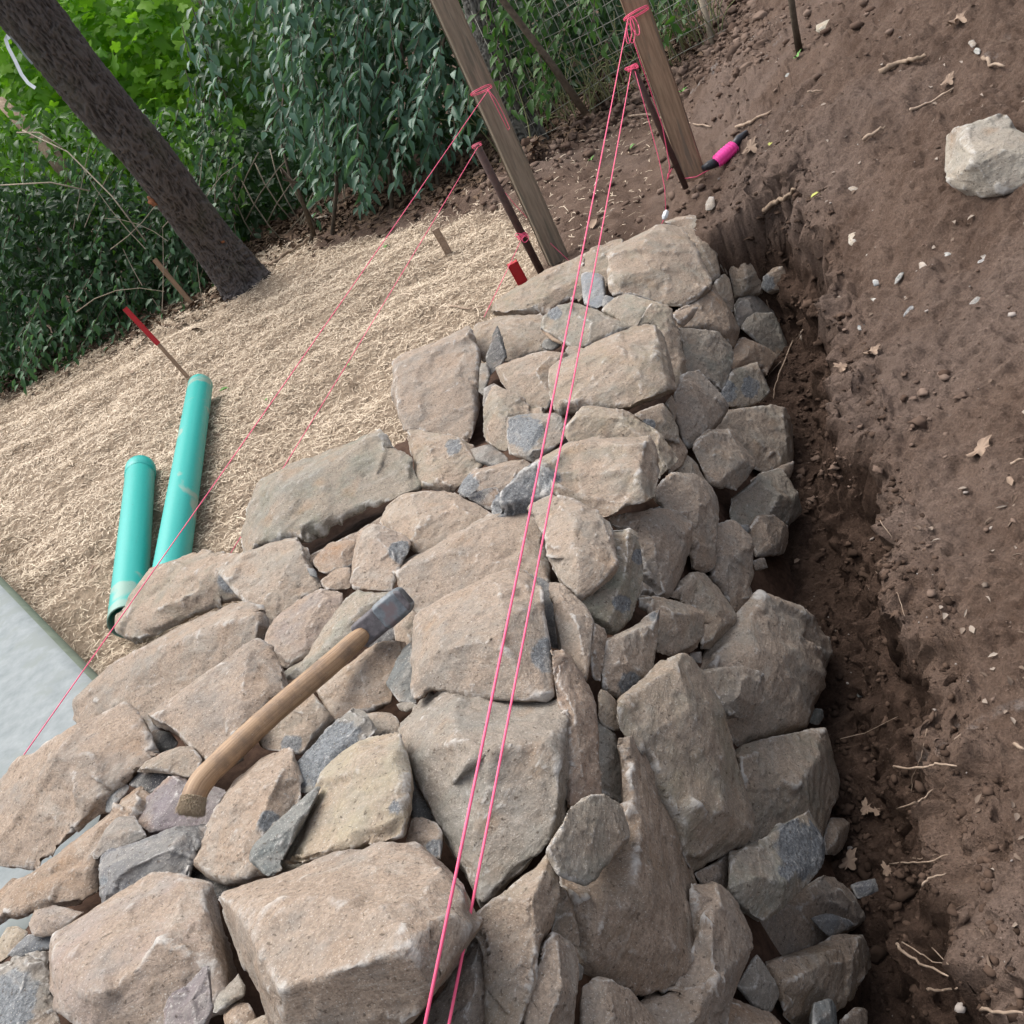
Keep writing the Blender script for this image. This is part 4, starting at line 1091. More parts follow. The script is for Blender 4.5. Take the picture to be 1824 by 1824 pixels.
    bv2 = fc_.modifiers.new('b', 'BEVEL'); bv2.width = .003; bv2.segments = 3; bv2.limit_method = 'ANGLE'; bv2.angle_limit = .3
    bv = hd_.modifiers.new('b', 'BEVEL'); bv.width = .0022; bv.segments = 3; bv.limit_method = 'ANGLE'; bv.angle_limit = .3
hammer()

# ---- strings
def poly(pxs, name='string', rad=.0017, mat=M_PINK, parent=None, n=6):
    return tube_obj(name, [P(*p) for p in pxs], rad, mat, parent, n)
def sag(a, b, s=.012, k=14):
    a, b = P(*a), P(*b)
    return [a.lerp(b, i / k) + Vector((0, 0, -s * 4 * (i / k) * (1 - i / k))) for i in range(k + 1)]
def string_thing(label, lines, rad=.0017):
    parts = []
    c = lines[0][0]
    root = empty('string', c, label=label, category='string')
    for nm, pts in lines:
        pass
    return root
def string(label, main, extras=(), rad=.0017):
    """main string plus knots and loose loops tied in the same length of twine"""
    root = empty('string', main[0], label=label, category='string')
    keep(tube_obj('taut_line', main, rad, M_PINK, None, 6), root)
    for nm, pts in extras:
        keep(tube_obj(nm, pts, rad, M_PINK, None, 6), root)
    return root
def wrap(px, py, d, w, turns=3, slant=.3, rad_px=None):
    """a few turns of twine round a post or rod of photo width w"""
    pts = []
    c = P(px, py, d); r = w / 2 * d / FPX
    axv = (P(px - 12, py - 30, d) - c).normalized()
    x = axv.cross((Vector(EYE) - c).normalized()).normalized(); y = axv.cross(x)
    for i in range(turns * 12 + 1):
        a = i / 12 * 2 * math.pi
        pts.append(c + x * math.cos(a) * r * 1.08 + y * math.sin(a) * r * .75 + axv * (slant * math.sin(a) * r * .3 + (i / 12 - turns / 2) * .005))
    return pts
def loopy(cx, cy, d, a, b, ang=0, k=14, th0=0):
    out = []
    for i in range(k + 1):
        t = th0 + i / k * 2 * math.pi
        u, v = a * math.cos(t), b * math.sin(t)
        out.append(P(cx + u * math.cos(ang) - v * math.sin(ang), cy + u * math.sin(ang) + v * math.cos(ang), d))
    return out
D2 = 3.36
string('upper pink string from the brown post over the wall to the bottom edge',
       sag((1118, 36, D2), (745, 1884, .78), .006),
       [('knot', wrap(1133, 24, D2 + .03, 44, 2, .5)), ('loose_loop', loopy(1124, 54, D2 - .03, 7, 23, -.1)), ('loose_loop', loopy(1131, 46, D2 - .03, 6, 18, -.35)),
        ('loose_loop', loopy(1120, 60, D2 - .03, 5, 18, .05)),
        ('hanging_tail', [P(1128, 70, D2 - .02), P(1140, 108, 3.4), P(1155, 150, 3.45), P(1168, 190, 3.5), P(1180, 225, 3.55), P(1187, 262, 3.6), P(1193, 296, 3.64), P(1190, 318, 3.66), P(1197, 300, 3.66), P(1190, 310, 3.66), P(1188, 322, 3.67)]),
        ('ground_tail', [P(1220, 318, 3.69), P(1240, 315, 3.66), P(1262, 303, 3.68), P(1285, 292, 3.72), P(1296, 282, 3.76)])])
string('lower pink string from the thin rod, ducking behind the biggest foreground stone',
       sag((1124, 126, 3.40), (788, 1884, .885), .006),
       [('knot', wrap(1127, 121, 3.41, 18, 3)), ('knot', loopy(1121, 122, 3.39, 8, 3, -.2)), ('knot', loopy(1131, 119, 3.39, 6, 3, -.2))])
string('long string from the left wooden post down to the slab',
       sag((870, 160, 3.50), (-60, 1490, 1.9), .004), rad=.0012, extras=
       [('knot', wrap(857, 161, 3.55, 38, 2, .5)), ('loose_loop', [P(868, 158, 3.5), P(880, 182, 3.52), P(893, 208, 3.55), P(905, 232, 3.58), P(908, 228, 3.58), P(898, 205, 3.55), P(884, 178, 3.52), P(870, 160, 3.5)])])
string('pink string from the top of the thick rod to the straw side of the wall',
       sag((851, 262, 3.58), (405, 995, 2.72), .004), rad=.0012, extras=[('knot', wrap(849, 259, 3.6, 17, 2))])
string('short pink string from the lower knot of the thick rod down to the wall',
       sag((930, 424, 3.84), (862, 565, 3.5), .002), rad=.0012, extras=
       [('knot', wrap(931, 421, 3.85, 18, 4)), ('loose_loop', loopy(925, 420, 3.82, 8, 4, .3)), ('loose_loop', loopy(936, 425, 3.82, 5, 7, .5)), ('ground_tail', [P(893, 335, 3.85), P(915, 362, 3.92), P(945, 395, 3.98), P(975, 428, 4.0), P(1015, 466, 3.95)])])
pl = empty('plumb_line', P(1186, 378, 3.5), label='thin pink plumb line with a small pale weight hanging by the top stone', category='plumb line')
keep(tube_obj('line', [P(1131, 127, 3.40), P(1146, 180, 3.42), P(1160, 232, 3.44), P(1174, 285, 3.46), P(1184, 335, 3.47), P(1186, 376, 3.48)], .0014, M_PINK, None, 5), pl)
keep(tube_obj('line', [P(1184, 388, 3.48), P(1178, 400, 3.49)], .0014, M_PINK, None, 5), pl)
V, F = tube([P(1186, 374, 3.48), P(1187, 377, 3.48), P(1184, 386, 3.48), P(1182, 391, 3.48)], [.003, .010, .011, .005], 7)
keep(newobj('weight', mesh_list('weight', V, F, False), M_WHITE), pl)

# ---- spool
g, dg = ground_at(1292, 282)
sp = empty('twine_spool', g, label='spool wound with neon pink twine lying on the soil by the brown post', category='spool')
dg -= .03
V, F = tube([P(1275, 290, dg), P(1277, 288, dg), P(1283, 282, dg), P(1290, 276, dg), P(1298, 269, dg), P(1306, 262, dg), P(1308, 260, dg)], [.017, .021, .024, .025, .024, .021, .017], 20)
keep(newobj('wound_twine', mesh_list('wound_twine', V, F), M_HOT), sp)
for k in range(14):
    f = k / 13; c = P(1277 + 29 * f, 288 - 26 * f, dg); axv = (P(1306, 262, dg) - P(1277, 288, dg)).normalized()
    x = axv.cross(Vector((0, 0, 1))).normalized(); y = axv.cross(x); tlt = .25 if k % 2 else -.25
    rr = .0235 + .0022 * math.sin(f * math.pi)
    keep(tube_obj('twine_turn', [c + x * math.cos(a) * rr + y * math.sin(a) * rr + axv * math.cos(a) * rr * tlt for a in [j * math.pi / 8 for j in range(17)]], .0013, M_HOT, None, 5), sp)
V, F = tube([P(1252, 300, dg + .015), P(1262, 295, dg), P(1277, 289, dg)], [.011, .016, .018], 10)
keep(newobj('spool_end', mesh_list('spool_end', V, F), M_BLACK), sp)
V, F = tube([P(1306, 262, dg), P(1316, 248, dg + .01), P(1330, 235, dg + .03)], [.015, .016, .008], 10)
keep(newobj('spool_end', mesh_list('spool_end', V, F), M_BLACK), sp)

# ---- loose stones and chips on the bare soil
def loose(fr, out, kind, label, lift=0.0, ridges=(), thick=.8, name='rock', cat='rock', group=None, fresh=(), tilt=.7):
    S(fr, out, kind, lift, ridges, fresh, None, thick)
    s = STONES.pop()
    o = make_stone(s, None, 700 + len(bpy.data.objects) % 977, tilt)
    o.name = name; look(o, label, cat, group)
    return o
KIND['w'] = ((.43, .385, .33), .3)
KIND['q'] = ((.40, .36, .31), .6)
loose('P', '1690,236 1715,228 1760,215 1788,200 1800,226 1826,242 1860,270 1865,330 1795,350 1745,353 1702,332 1687,312 1688,270', 'w',
      'pale angular boulder lying alone on the bare slope at the right edge', .09, ['1700,245,.06 1730,275,.17 1745,292,.20 1800,268,.18 1850,262,.12', '1745,292,.20 1748,340,.08'], 1.1, tilt=.45)
G = 'stone chips on the bare soil'
chips = [
 ('1508,1218 1562,1214 1566,1224 1556,1240 1524,1247 1516,1236', 'b', 'dark blue slate splinter in the middle of the trench floor'),
 ('1436,1262 1466,1262 1468,1280 1456,1294 1440,1288', 'l', 'crumbled pale blue chip touching the broad dusty stone'),
 ('1514,1576 1556,1564 1584,1576 1580,1592 1556,1600 1528,1602', 'b', 'flat blue slate flake in the lower trench'),
 ('1542,1600 1584,1590 1578,1604 1548,1610', 'l', 'thin grey flake just under the blue slate flake'),
 ('1614,1738 1628,1728 1650,1732 1646,1742 1630,1750 1616,1748', 'l', 'pale blue chip among the roots near the bottom of the trench'),
 ('1546,1614 1556,1610 1572,1618 1566,1628 1552,1628', 'l', 'tiny grey chip below the two flakes in the lower trench'),
 ('1510,418 1526,411 1531,414 1528,434 1520,440 1511,436', 'w', 'whitish upright chip on the slope left of centre right'),
 ('1540,455 1552,446 1562,448 1558,456 1544,462', 'w', 'small pale pebble just below the whitish upright chip'),
 ('1606,565 1622,540 1630,548 1626,556 1612,566', 'b', 'narrow dark blue splinter on the bare slope'),
 ('1726,540 1738,526 1756,530 1748,540 1736,546 1726,552', 'l', 'forked pale blue chip towards the right edge of the slope'),
 ('1780,430 1790,415 1802,408 1806,424 1792,442 1782,440', 'b', 'slate chip below the pale boulder at the right'),
 ('1738,465 1760,456 1782,446 1786,450 1770,462 1742,470', 'b', 'long dark slate sliver half sunk in the soil below the boulder'),
 ('1492,348 1504,341 1513,343 1510,354 1496,360', 'b', 'bluish chip beside the dry twig over the hollow'),
 ('1504,338 1520,330 1534,336 1524,343 1508,343', 'q', 'tan flat chip above the bluish chip by the twig'),
 ('1452,46 1470,36 1484,32 1490,40 1478,52 1464,60 1452,56', 'w', 'light grey stone on the upper slope near the fence line'),
 ('1390,118 1412,100 1424,88 1430,92 1416,108 1400,124', 'b', 'slender slate piece at the foot of the dark stick'),
 ('1256,362 1264,348 1272,350 1276,366 1266,376 1256,376', 'q', 'tan stone stuck in the soil above the hollow'),
 ('1424,592 1431,584 1438,590 1440,604 1432,612 1424,604', 'q', 'small pale stone perched at the edge of the trench'),
 ('1634,470 1650,462 1656,472 1654,486 1640,484', 'q', 'dusty stone half buried in mid slope'),
 ('1656,474 1662,474 1664,490 1658,490', 'w', 'tiny white flake beside the half buried stone'),
 ('1762,626 1776,622 1772,632 1764,634', 'w', 'white chip by itself on the right slope'),
 ('1714,650 1726,648 1722,656 1714,656', 'w', 'bright white chip lower on the right slope'),
 ('1550,528 1556,528 1568,534 1562,540 1550,536', 'k', 'grey-green chip by the pale dusty patch'),
 ('1552,498 1566,497 1568,508 1556,512', 'l', 'round blue chip above the pale dusty patch'),
 ('1230,110 1262,105 1268,118 1240,124', 'q', 'lump of pale rubble right of the brown post'),
 ('1040,250 1060,242 1066,260 1052,272 1040,266', 'q', 'pale round stone between the string and the rubble heap'),
 ('555,392 582,378 588,396 572,410 556,404', 'q', 'reddish flat stone under the hanging leaves'),
]
for out, k, lb in chips:
    loose('P', out, k, lb, .006, (), .5, 'stone_chip', 'stone chip', G)

_rg = random.Random(12)
for i in range(34):
    x, y = _rg.uniform(1290, 1815), _rg.uniform(60, 1010)
    if x < 1480 and y > 330: continue
    w_, h_ = _rg.uniform(8, 19), _rg.uniform(5, 10); a_ = _rg.uniform(-1.2, .4)
    o_ = ' '.join('%.1f,%.1f' % (x + math.cos(a_) * w_ * u - math.sin(a_) * h_ * v, y + math.sin(a_) * w_ * u + math.cos(a_) * h_ * v) for u, v in ((-1, _rg.uniform(-.4, .4)), (-.4, -.9), (.5, -.8), (1, _rg.uniform(-.4, .3)), (.5, .7), (-.5, .9)))
    loose('P', o_, _rg.choice('bblqlk'), 'small flake of stone trodden into the bare slope', .004, (), .5, 'stone_chip', 'stone chip', 'small flakes trodden into the bare slope')
# ---- roots in the cut bank belong to the ground
def ground_line(pxs, rad, mat, name, parent=None, up=.006, label=None, cat=None, group=None):
    pts = []
    for i, (x, y) in enumerate(pxs):
        g, d = ground_at(x, y)
        pts.append(g + Vector((0, 0, up)) - Vector(ray(x, y)) * .012)
    n = len(pts)
    # resample with a wobble
    rg = random.Random(int(pxs[0][0]))
    qp, rr = [], []
    for i in range(n - 1):
        for k in range(4):
            f = k / 4; qp.append(pts[i].lerp(pts[i + 1], f) + Vector([rg.uniform(-1, 1) * rad * .7 for _ in range(3)]))
            rr.append(rad * (1 - .55 * (i + f) / n) * rg.uniform(.85, 1.15))
    qp.append(pts[-1]); rr.append(rad * .4)
    o = tube_obj(name, qp, rr, mat, None, 7)
    if parent is not None: o.parent = parent
    if label: look(o, label, cat, group)
    return o
for pxs, r in (([(1592, 1366), (1622, 1371), (1650, 1368), (1668, 1362), (1705, 1367)], .0032), ([(1600, 1443), (1630, 1432), (1648, 1424), (1662, 1408)], .0022),
               ([(1584, 1541), (1620, 1538), (1655, 1538), (1690, 1524)], .0022), ([(1606, 1530), (1640, 1532), (1668, 1524)], .0012), ([(1642, 1581), (1655, 1566), (1686, 1558)], .0022),
               ([(1600, 1683), (1608, 1698), (1640, 1718), (1690, 1741)], .0034), ([(1608, 1680), (1640, 1700), (1662, 1716), (1690, 1720)], .0016), ([(1652, 1764), (1680, 1765), (1706, 1762)], .0034),
               ([(1652, 1300), (1642, 1350), (1626, 1385), (1624, 1418)], .0013), ([(1496, 1318), (1540, 1308), (1600, 1278)], .0012),
               ([(1412, 608), (1400, 640), (1388, 668), (1380, 690), (1378, 712)], .0035), ([(1392, 645), (1370, 668), (1365, 690)], .0022), ([(1430, 590), (1415, 612)], .003),
               ([(1660, 1690), (1690, 1720)], .0012), ([(1365, 535), (1370, 550), (1375, 562)], .002), ([(1700, 1320), (1712, 1310)], .0012), ([(1568, 930), (1590, 960)], .0012), ([(1560, 1020), (1600, 1060), (1612, 1100)], .0012)):
    ground_line(pxs, r * .72, M_ROOT, 'root', GROUND, .003)
GT = 'twigs and sticks on the soil'
for pxs, r, lb in (([(1360, 378), (1385, 362), (1402, 352), (1418, 340)], .009, 'short thick pale stick lying above the dark hollow'),
               ([(1570, 130), (1600, 118), (1630, 110), (1650, 104)], .009, 'pale broken branch on the upper slope'),
               ([(1540, 250), (1560, 238), (1578, 228)], .006, 'light wood splinter on the upper slope'),
               ([(1310, 230), (1340, 218), (1375, 200)], .007, 'straight twig pointing up from the pink spool'),
               ([(1440, 168), (1452, 166), (1466, 163)], .004, 'stub of stick on the upper slope'),
               ([(1120, 208), (1160, 206), (1200, 218), (1240, 222), (1268, 228)], .006, 'pale curved branch behind the thin rod'),
               ([(1800, 830), (1824, 822)], .003, 'short straw-coloured twig near the right edge'),
               ([(1745, 1805), (1780, 1806), (1824, 1809)], .0025, 'pale thin twig in the bottom right corner'),
               ([(1810, 1328), (1826, 1340)], .003, 'stubby pale twig at the right edge'),
               ([(460, 476), (490, 470), (520, 448), (545, 432), (580, 412)], .012, 'crooked fallen branch at the foot of the big tree'),
               ([(455, 440), (480, 448), (495, 462)], .008, 'forked end of fallen branch near the tree base'),
               ([(800, 545), (835, 552), (875, 545)], .004, 'thin bent root on the straw by the far stones'),
               ([(968, 590), (985, 604), (1002, 612)], .005, 'small stick lying on the stones under the strings'),
               ([(1620, 200), (1660, 186), (1700, 160)], .004, 'faint thin twig high on the slope'),
               ([(1750, 105), (1765, 118), (1790, 122)], .006, 'curled root end near the top right corner')):
    if 'on the stones' in lb:
        tube_ = tube_obj('twig', [P(x, y, surf_depth(x, y) - .10) for x, y in pxs], [.005, .006, .004], M_TWIG, None, 7); look(tube_, lb, 'twig', GT)
    else:
        ground_line(pxs, r, M_TWIG if r > .007 else M_ROOT, 'twig', None, .006, lb, 'twig', GT)
# ------------------------------------------------------------------ straw, clods, litter
def attr_mat(name, c1, c2, rough=.8, spec=.2, trans=0.0):
    mt, n, l, bs = mat_new(name)
    a = n.new('ShaderNodeAttribute'); a.attribute_name = 'tone'
    c = mix(n, l, a.outputs['Fac'], c1, c2)
    l.new(c, bs.inputs['Base Color']); bs.inputs['Roughness'].default_value = rough; bs.inputs['Specular IOR Level'].default_value = spec
    return mt
M_STRAWF = attr_mat('straw_fibre', (.31, .235, .16), (.73, .605, .455), .6, .35)

def straw():
    N0 = 190000
    rg = np.random.default_rng(5)
    s = .8 + rg.random(N0) ** .8 * 5.4; t = -5.6 + rg.random(N0) * 5.0
    x, y = to_xy(s, t)
    m = straw_mask(x, y)
    # thin where the stones stand and in bare patches
    pt = fbm(np.stack([x * 2.2, y * 3.2, x * 0], 1), 77, 3)
    dens = m * np.clip(1.05 - .5 * smooth(.25, .8, pt), .1, 1)
    dens = np.where((t > tl_end(s) + .15) & (s < 3.5), 0, dens)
    stray = (rg.random(N0) < .05) & (t < .6) & (s > 3.4) & (s < 5.5)
    ok = (rg.random(N0) < dens) | stray
    x, y = x[ok], y[ok]
    n = len(x)
    base = np.array([tuple(drop(a, b)[0]) for a, b in zip(x, y)])
    dist = np.linalg.norm(base - EYE, axis=1)
    L = rg.uniform(.012, .042, n) * np.where(rg.random(n) < .05, 1.8, 1); W = rg.uniform(.0006, .0014, n) * (.75 + .1 * dist)
    a0 = rg.uniform(0, 2 * np.pi, n); bend = rg.normal(0, .6, n)
    up = np.abs(rg.normal(0, .22, n))
    base[:, 2] += rg.uniform(-.002, .010, n)
    pts = [base]
    a = a0.copy(); e = up.copy()
    for k in range(2):
        d = np.stack([np.cos(a) * np.cos(e), np.sin(a) * np.cos(e), np.sin(e)], 1)
        pts.append(pts[-1] + d * (L / 2)[:, None]); a = a + bend * .5; e = e - rg.uniform(.1, .6, n)
    side = np.stack([-np.sin(a0), np.cos(a0), rg.uniform(-.5, .5, n)], 1) * W[:, None]
    V = np.stack([p + sg * side for p in pts for sg in (-1, 1)], 1).reshape(-1, 3)   
    b = (np.arange(n) * 6)[:, None]
    Fc = np.concatenate([b + np.array([[2 * k, 2 * k + 1, 2 * k + 3, 2 * k + 2]]) for k in range(2)], 0)
    me = mesh_np('straw_cover', V, Fc)
    tone = np.repeat(np.clip(rg.normal(.62, .25, n) - .25 * smooth(.2, .9, vnoise(np.stack([x * 3, y * 6, x * 0], 1), 12)), 0, 1), 6)
    set_attr(me, 'tone', tone)
    newobj('straw_cover', me, M_STRAWF, kind='stuff')
straw()

_ico = bmesh.new(); bmesh.ops.create_icosphere(_ico, subdivisions=2, radius=1.0)
ICV = np.array([tuple(v.co) for v in _ico.verts]); ICF = np.array([[v.index for v in f.verts] for f in _ico.faces]); _ico.free()
_ico = bmesh.new(); bmesh.ops.create_icosphere(_ico, subdivisions=1, radius=1.0)
IC1V = np.array([tuple(v.co) for v in _ico.verts]); IC1F = np.array([[v.index for v in f.verts] for f in _ico.faces]); _ico.free()

def lumps(name, P3, R, mat, seed=1, rough=.35, flat=.75, big=False, smooth_sh=True):
    rg = np.random.default_rng(seed)
    bv, bf = (ICV, ICF) if big else (IC1V, IC1F)
    n = len(P3); k = len(bv)
    # a few dozen lump shapes, each turned at random
    shapes = []
    for i in range(30):
        v = bv * (1 + rough * vnoise(bv * 1.9 + i * 7.3, i)[:, None] + (rough * .5) * vnoise(bv * 5 + i * 3.3, i + 50)[:, None])
        v = np.round(v * 1.9) / 1.9 * .55 + v * .45
        v = v * np.array([1, rg.uniform(.6, 1), rg.uniform(.45, .9)]); shapes.append(v)
    sid = rg.integers(0, 30, n); ang = rg.uniform(0, 6.283, n); tl = rg.normal(0, .5, n)
    sh = np.array(shapes)[sid]
    c, s_ = np.cos(tl)[:, None], np.sin(tl)[:, None]
    yy = sh[:, :, 1] * c - sh[:, :, 2] * s_; zz = sh[:, :, 1] * s_ + sh[:, :, 2] * c
    c, s_ = np.cos(ang)[:, None], np.sin(ang)[:, None]
    xx = sh[:, :, 0] * c - yy * s_; yy = sh[:, :, 0] * s_ + yy * c
    V = np.stack([xx, yy, zz * flat], 2) * R[:, None, None] + P3[:, None, :]
    F = (bf[None] + (np.arange(n) * k)[:, None, None]).reshape(-1, 3)
    me = mesh_np(name, V.reshape(-1, 3), F, smooth_sh)
    set_attr(me, 'tone', np.repeat(rg.random(n), k))
    return newobj(name, me, mat, kind='stuff')

def scatter(n, s0, s1, t0, t1, seed, keepf):
    rg = np.random.default_rng(seed)
    s = rg.uniform(s0, s1, n); t = rg.uniform(t0, t1, n)
    # denser near the eye, as the eye resolves more there
    x, y = to_xy(s, t)
    d = np.sqrt(x * x + y * y + 1)
    ok = (rg.random(n) < np.clip(1.6 / d ** 1.3, 0, 1)) & keepf(s, t, x, y)
    return s[ok], t[ok], x[ok], y[ok]

M_CLODT = attr_mat('dry_crumbs', (.085, .055, .041), (.20, .145, .115), .95, .1)
M_CLODW = attr_mat('damp_crumbs', (.040, .026, .019), (.105, .070, .052), .95, .1)
M_PEB = attr_mat('pebbles', (.15, .115, .09), (.36, .32, .29), .85, .25)
def crumbs():
    rg = np.random.default_rng(31)
    # dry slope
    s, t, x, y = scatter(22000, .4, 7.0, -.1, 3.6, 41, lambda s, t, x, y: ((t > 0.0) | (s > 3.45)) & (fbm(np.stack([x * 3, y * 3, x * 0], 1), 8, 3) > -.55))
    p = np.array([tuple(drop(a, b)[0]) for a, b in zip(x, y)])
    r = .001 + .008 * rg.random(len(x)) ** 14 + .0009 * rg.random(len(x)) * np.linalg.norm(p, axis=1)
    p[:, 2] += r * .25
    lumps('soil_crumbs', p, r, M_CLODT, 3, .6, .6, False, False)
    s, t, x, y = scatter(8000, 3.5, 7.5, -1.9, 1.0, 42, lambda s, t, x, y: straw_mask(x, y) < .4)
    p = np.array([tuple(drop(a, b)[0]) for a, b in zip(x, y)])
    r = .005 + .02 * rg.random(len(x)) ** 4; p[:, 2] += r * .3
    lumps('soil_crumbs', p, r, M_CLODT, 4)
    # trench, floor and cut face
    s, t, x, y = scatter(14000, .3, 3.5, -.34, .06, 43, lambda s, t, x, y: s > 0)
    p = np.array([tuple(drop(a, b)[0]) for a, b in zip(x, y)])
    r = .0012 + .0095 * rg.random(len(x)) ** 9; p[:, 2] += r * .05
    lumps('trench_crumbs', p, r, M_CLODW, 5, .65, .75, False, False)
    # larger clods broken off the bank and round the hollow
    for k_, (cx_, cy_, rad_, n_) in enumerate(((1250, 350, 60, 60), (1400, 420, 70, 110), (1480, 830, 70, 90), (1440, 700, 50, 40), (1560, 1000, 80, 60), (1530, 1480, 60, 60), (1450, 560, 60, 60), (1640, 720, 80, 50), (1560, 1620, 70, 40))):
        P3 = []; n_ = n_ // 2
        for _ in range(n_):
            g, d = ground_at(cx_ + rg.normal(0, rad_ * .5), cy_ + rg.normal(0, rad_ * .5)); P3.append(tuple(g))
        lumps('soil_crumbs', np.array(P3), .004 + .014 * rg.random(n_) ** 3, M_CLODT if k_ in (2, 7) else M_CLODW, 20 + k_, .8, .7, True, False)
    # rubble heap by the fence
    n = 1500; f = rg.random(n); px = 880 + f * 470 + rg.normal(0, 26, n); py = 300 - f * 280 + rg.normal(0, 34, n)
    P3 = []; 
    for a, b in zip(px, py):
        g, d = ground_at(a, b); P3.append(tuple(g))
    lumps('rubble_heap', np.array(P3), .006 + .030 * rg.random(n) ** 3.5, M_CLODT, 61, .8, .8, True, False)
    s, t, x, y = scatter(2000, .4, 6.0, -.28, 3.0, 45, lambda s, t, x, y: (t > 0) | (s > 3.4) | (fbm(np.stack([x, y, x], 1) * 4, 3, 2) > .2))
    p = np.array([tuple(drop(a, b)[0]) for a, b in zip(x, y)])
    r = .0012 + .009 * rg.random(len(x)) ** 9 + .0006 * np.linalg.norm(p, axis=1); p[:, 2] += r * .3
    lumps('pebbles', p, r, M_PEB, 6, .4, .6, False, False)
crumbs()

# ------------------------------------------------------------------ leaves
LV = np.array([(0, 0, 0), (.33, .5, .10), (.38, 0, -.02), (.33, -.5, .10), (.70, .34, .02), (.74, 0, -.08), (.70, -.34, .02), (1, 0, -.22)])
LF = np.array([(0, 2, 1), (0, 3, 2), (1, 2, 5), (1, 5, 4), (2, 3, 6), (2, 6, 5), (4, 5, 7), (5, 6, 7)])
# lobed leaf
_an = np.linspace(-math.pi, math.pi, 21)[:-1]
_mr = [(1.0, .80, .56, .78)[k % 4] * (1 if abs(a) < 2.6 else .6) for k, a in enumerate(_an)]
MV = np.array([(0.45, 0, 0)] + [(.45 + .55 * r * math.cos(a), .56 * r * math.sin(a), -.12 * abs(math.sin(a)) - .05 * math.cos(a * 3)) for r, a in zip(_mr, _an)])
MF = np.array([(0, 1 + k, 1 + (k + 1) % 20) for k in range(20)])

_oa = np.linspace(0, 2 * math.pi, 41)[:-1]
_or = .36 + .065 * np.cos(_oa * 7 + .4) + .035 * np.sin(_oa * 11 + 1) + .07 * np.sin(_oa * 3 + .7)
OV = np.array([(.5, 0, 0)] + [(.5 + 1.35 * r * math.cos(a), .95 * r * math.sin(a), .10 * math.sin(a * 2 + 1) + .08 * math.cos(a * 5)) for a, r in zip(_oa, _or)])
OF = np.array([(0, 1 + k, 1 + (k + 1) % 40) for k in range(40)])

def frames(D, Nrm):
    D = D / np.linalg.norm(D, axis=1, keepdims=True)
    S_ = np.cross(Nrm, D); S_ /= np.linalg.norm(S_, axis=1, keepdims=True) + 1e-9
    U = np.cross(D, S_)
    return D, S_, U

def leaf_mesh(name, P3, D, Nrm, L, W, mat, parent, lobed=False, seed=1, tone=None):
    bv, bf = (MV, MF) if lobed else (LV, LF)
    D, S_, U = frames(D, Nrm)
    V = P3[:, None, :] + bv[None, :, 0, None] * D[:, None] * L[:, None, None] + bv[None, :, 1, None] * S_[:, None] * W[:, None, None] + bv[None, :, 2, None] * U[:, None] * L[:, None, None]
    k = len(bv)
    F = (bf[None] + (np.arange(len(P3)) * k)[:, None, None]).reshape(-1, 3)
    me = mesh_np(name, V.reshape(-1, 3), F, True)
    rg = np.random.default_rng(seed)
    set_attr(me, 'tone', np.repeat(rg.random(len(P3)) * .65 if tone is None else tone, k))
    o = newobj(name, me, mat, kind='stuff')
    return keep(o, parent) if parent is not None else o

def leaf_objects(P3, D, Nrm, L, W, mat, parent, lobed=False):
    bv, bf = (MV, MF) if lobed else (LV, LF)
    me = mesh_np('leaf', bv, bf, True); me.materials.append(mat)
    D, S_, U = frames(D, Nrm)
    inv = Matrix.Translation(parent.location).inverted()
    for i in range(len(P3)):
        o = bpy.data.objects.new('leaf', me); COL.objects.link(o)
        M = Matrix(((D[i][0] * L[i], S_[i][0] * W[i], U[i][0] * L[i], P3[i][0]), (D[i][1] * L[i], S_[i][1] * W[i], U[i][1] * L[i], P3[i][1]),
                    (D[i][2] * L[i], S_[i][2] * W[i], U[i][2] * L[i], P3[i][2]), (0, 0, 0, 1)))
        o.parent = parent; o.matrix_parent_inverse = inv
        o.matrix_basis = M

def atv(px, py, d):
    return EYE + ray(px, py) * np.asarray(d)[:, None]

TOEYE = -FWD
DOWN_IM = -IMU                     # the vines droop this way in the place (down the slope, towards the plot)
M_LEAFB = leaf_material('sky_tinted_leaf', (.036, .10, .058), (.16, .29, .215), .3, .40)  # blue sheen of the sky is put into the leaf colour
M_LEAFD = leaf_material('shaded_leaf', (.014, .042, .014), (.045, .105, .038), .3, .5)  # dark colour paints the shade deep behind the front leaves
M_LEAFG = leaf_material('sunlit_green_leaf', (.07, .20, .012), (.24, .46, .035), .5, .5)  # brightness of sunlit leaves is put into the base colour
M_LEAFM = leaf_material('mid_green_leaf', (.026, .085, .014), (.10, .22, .035), .4, .5)
M_STEM = simple('shrub_stem', (.045, .035, .025), (.12, .095, .07), 40, .85, .3, .002, .2)
M_STEMP = simple('pale_dead_stem', (.20, .17, .13), (.34, .29, .22), 40, .85, .3, .002, .2)
M_BARK = None

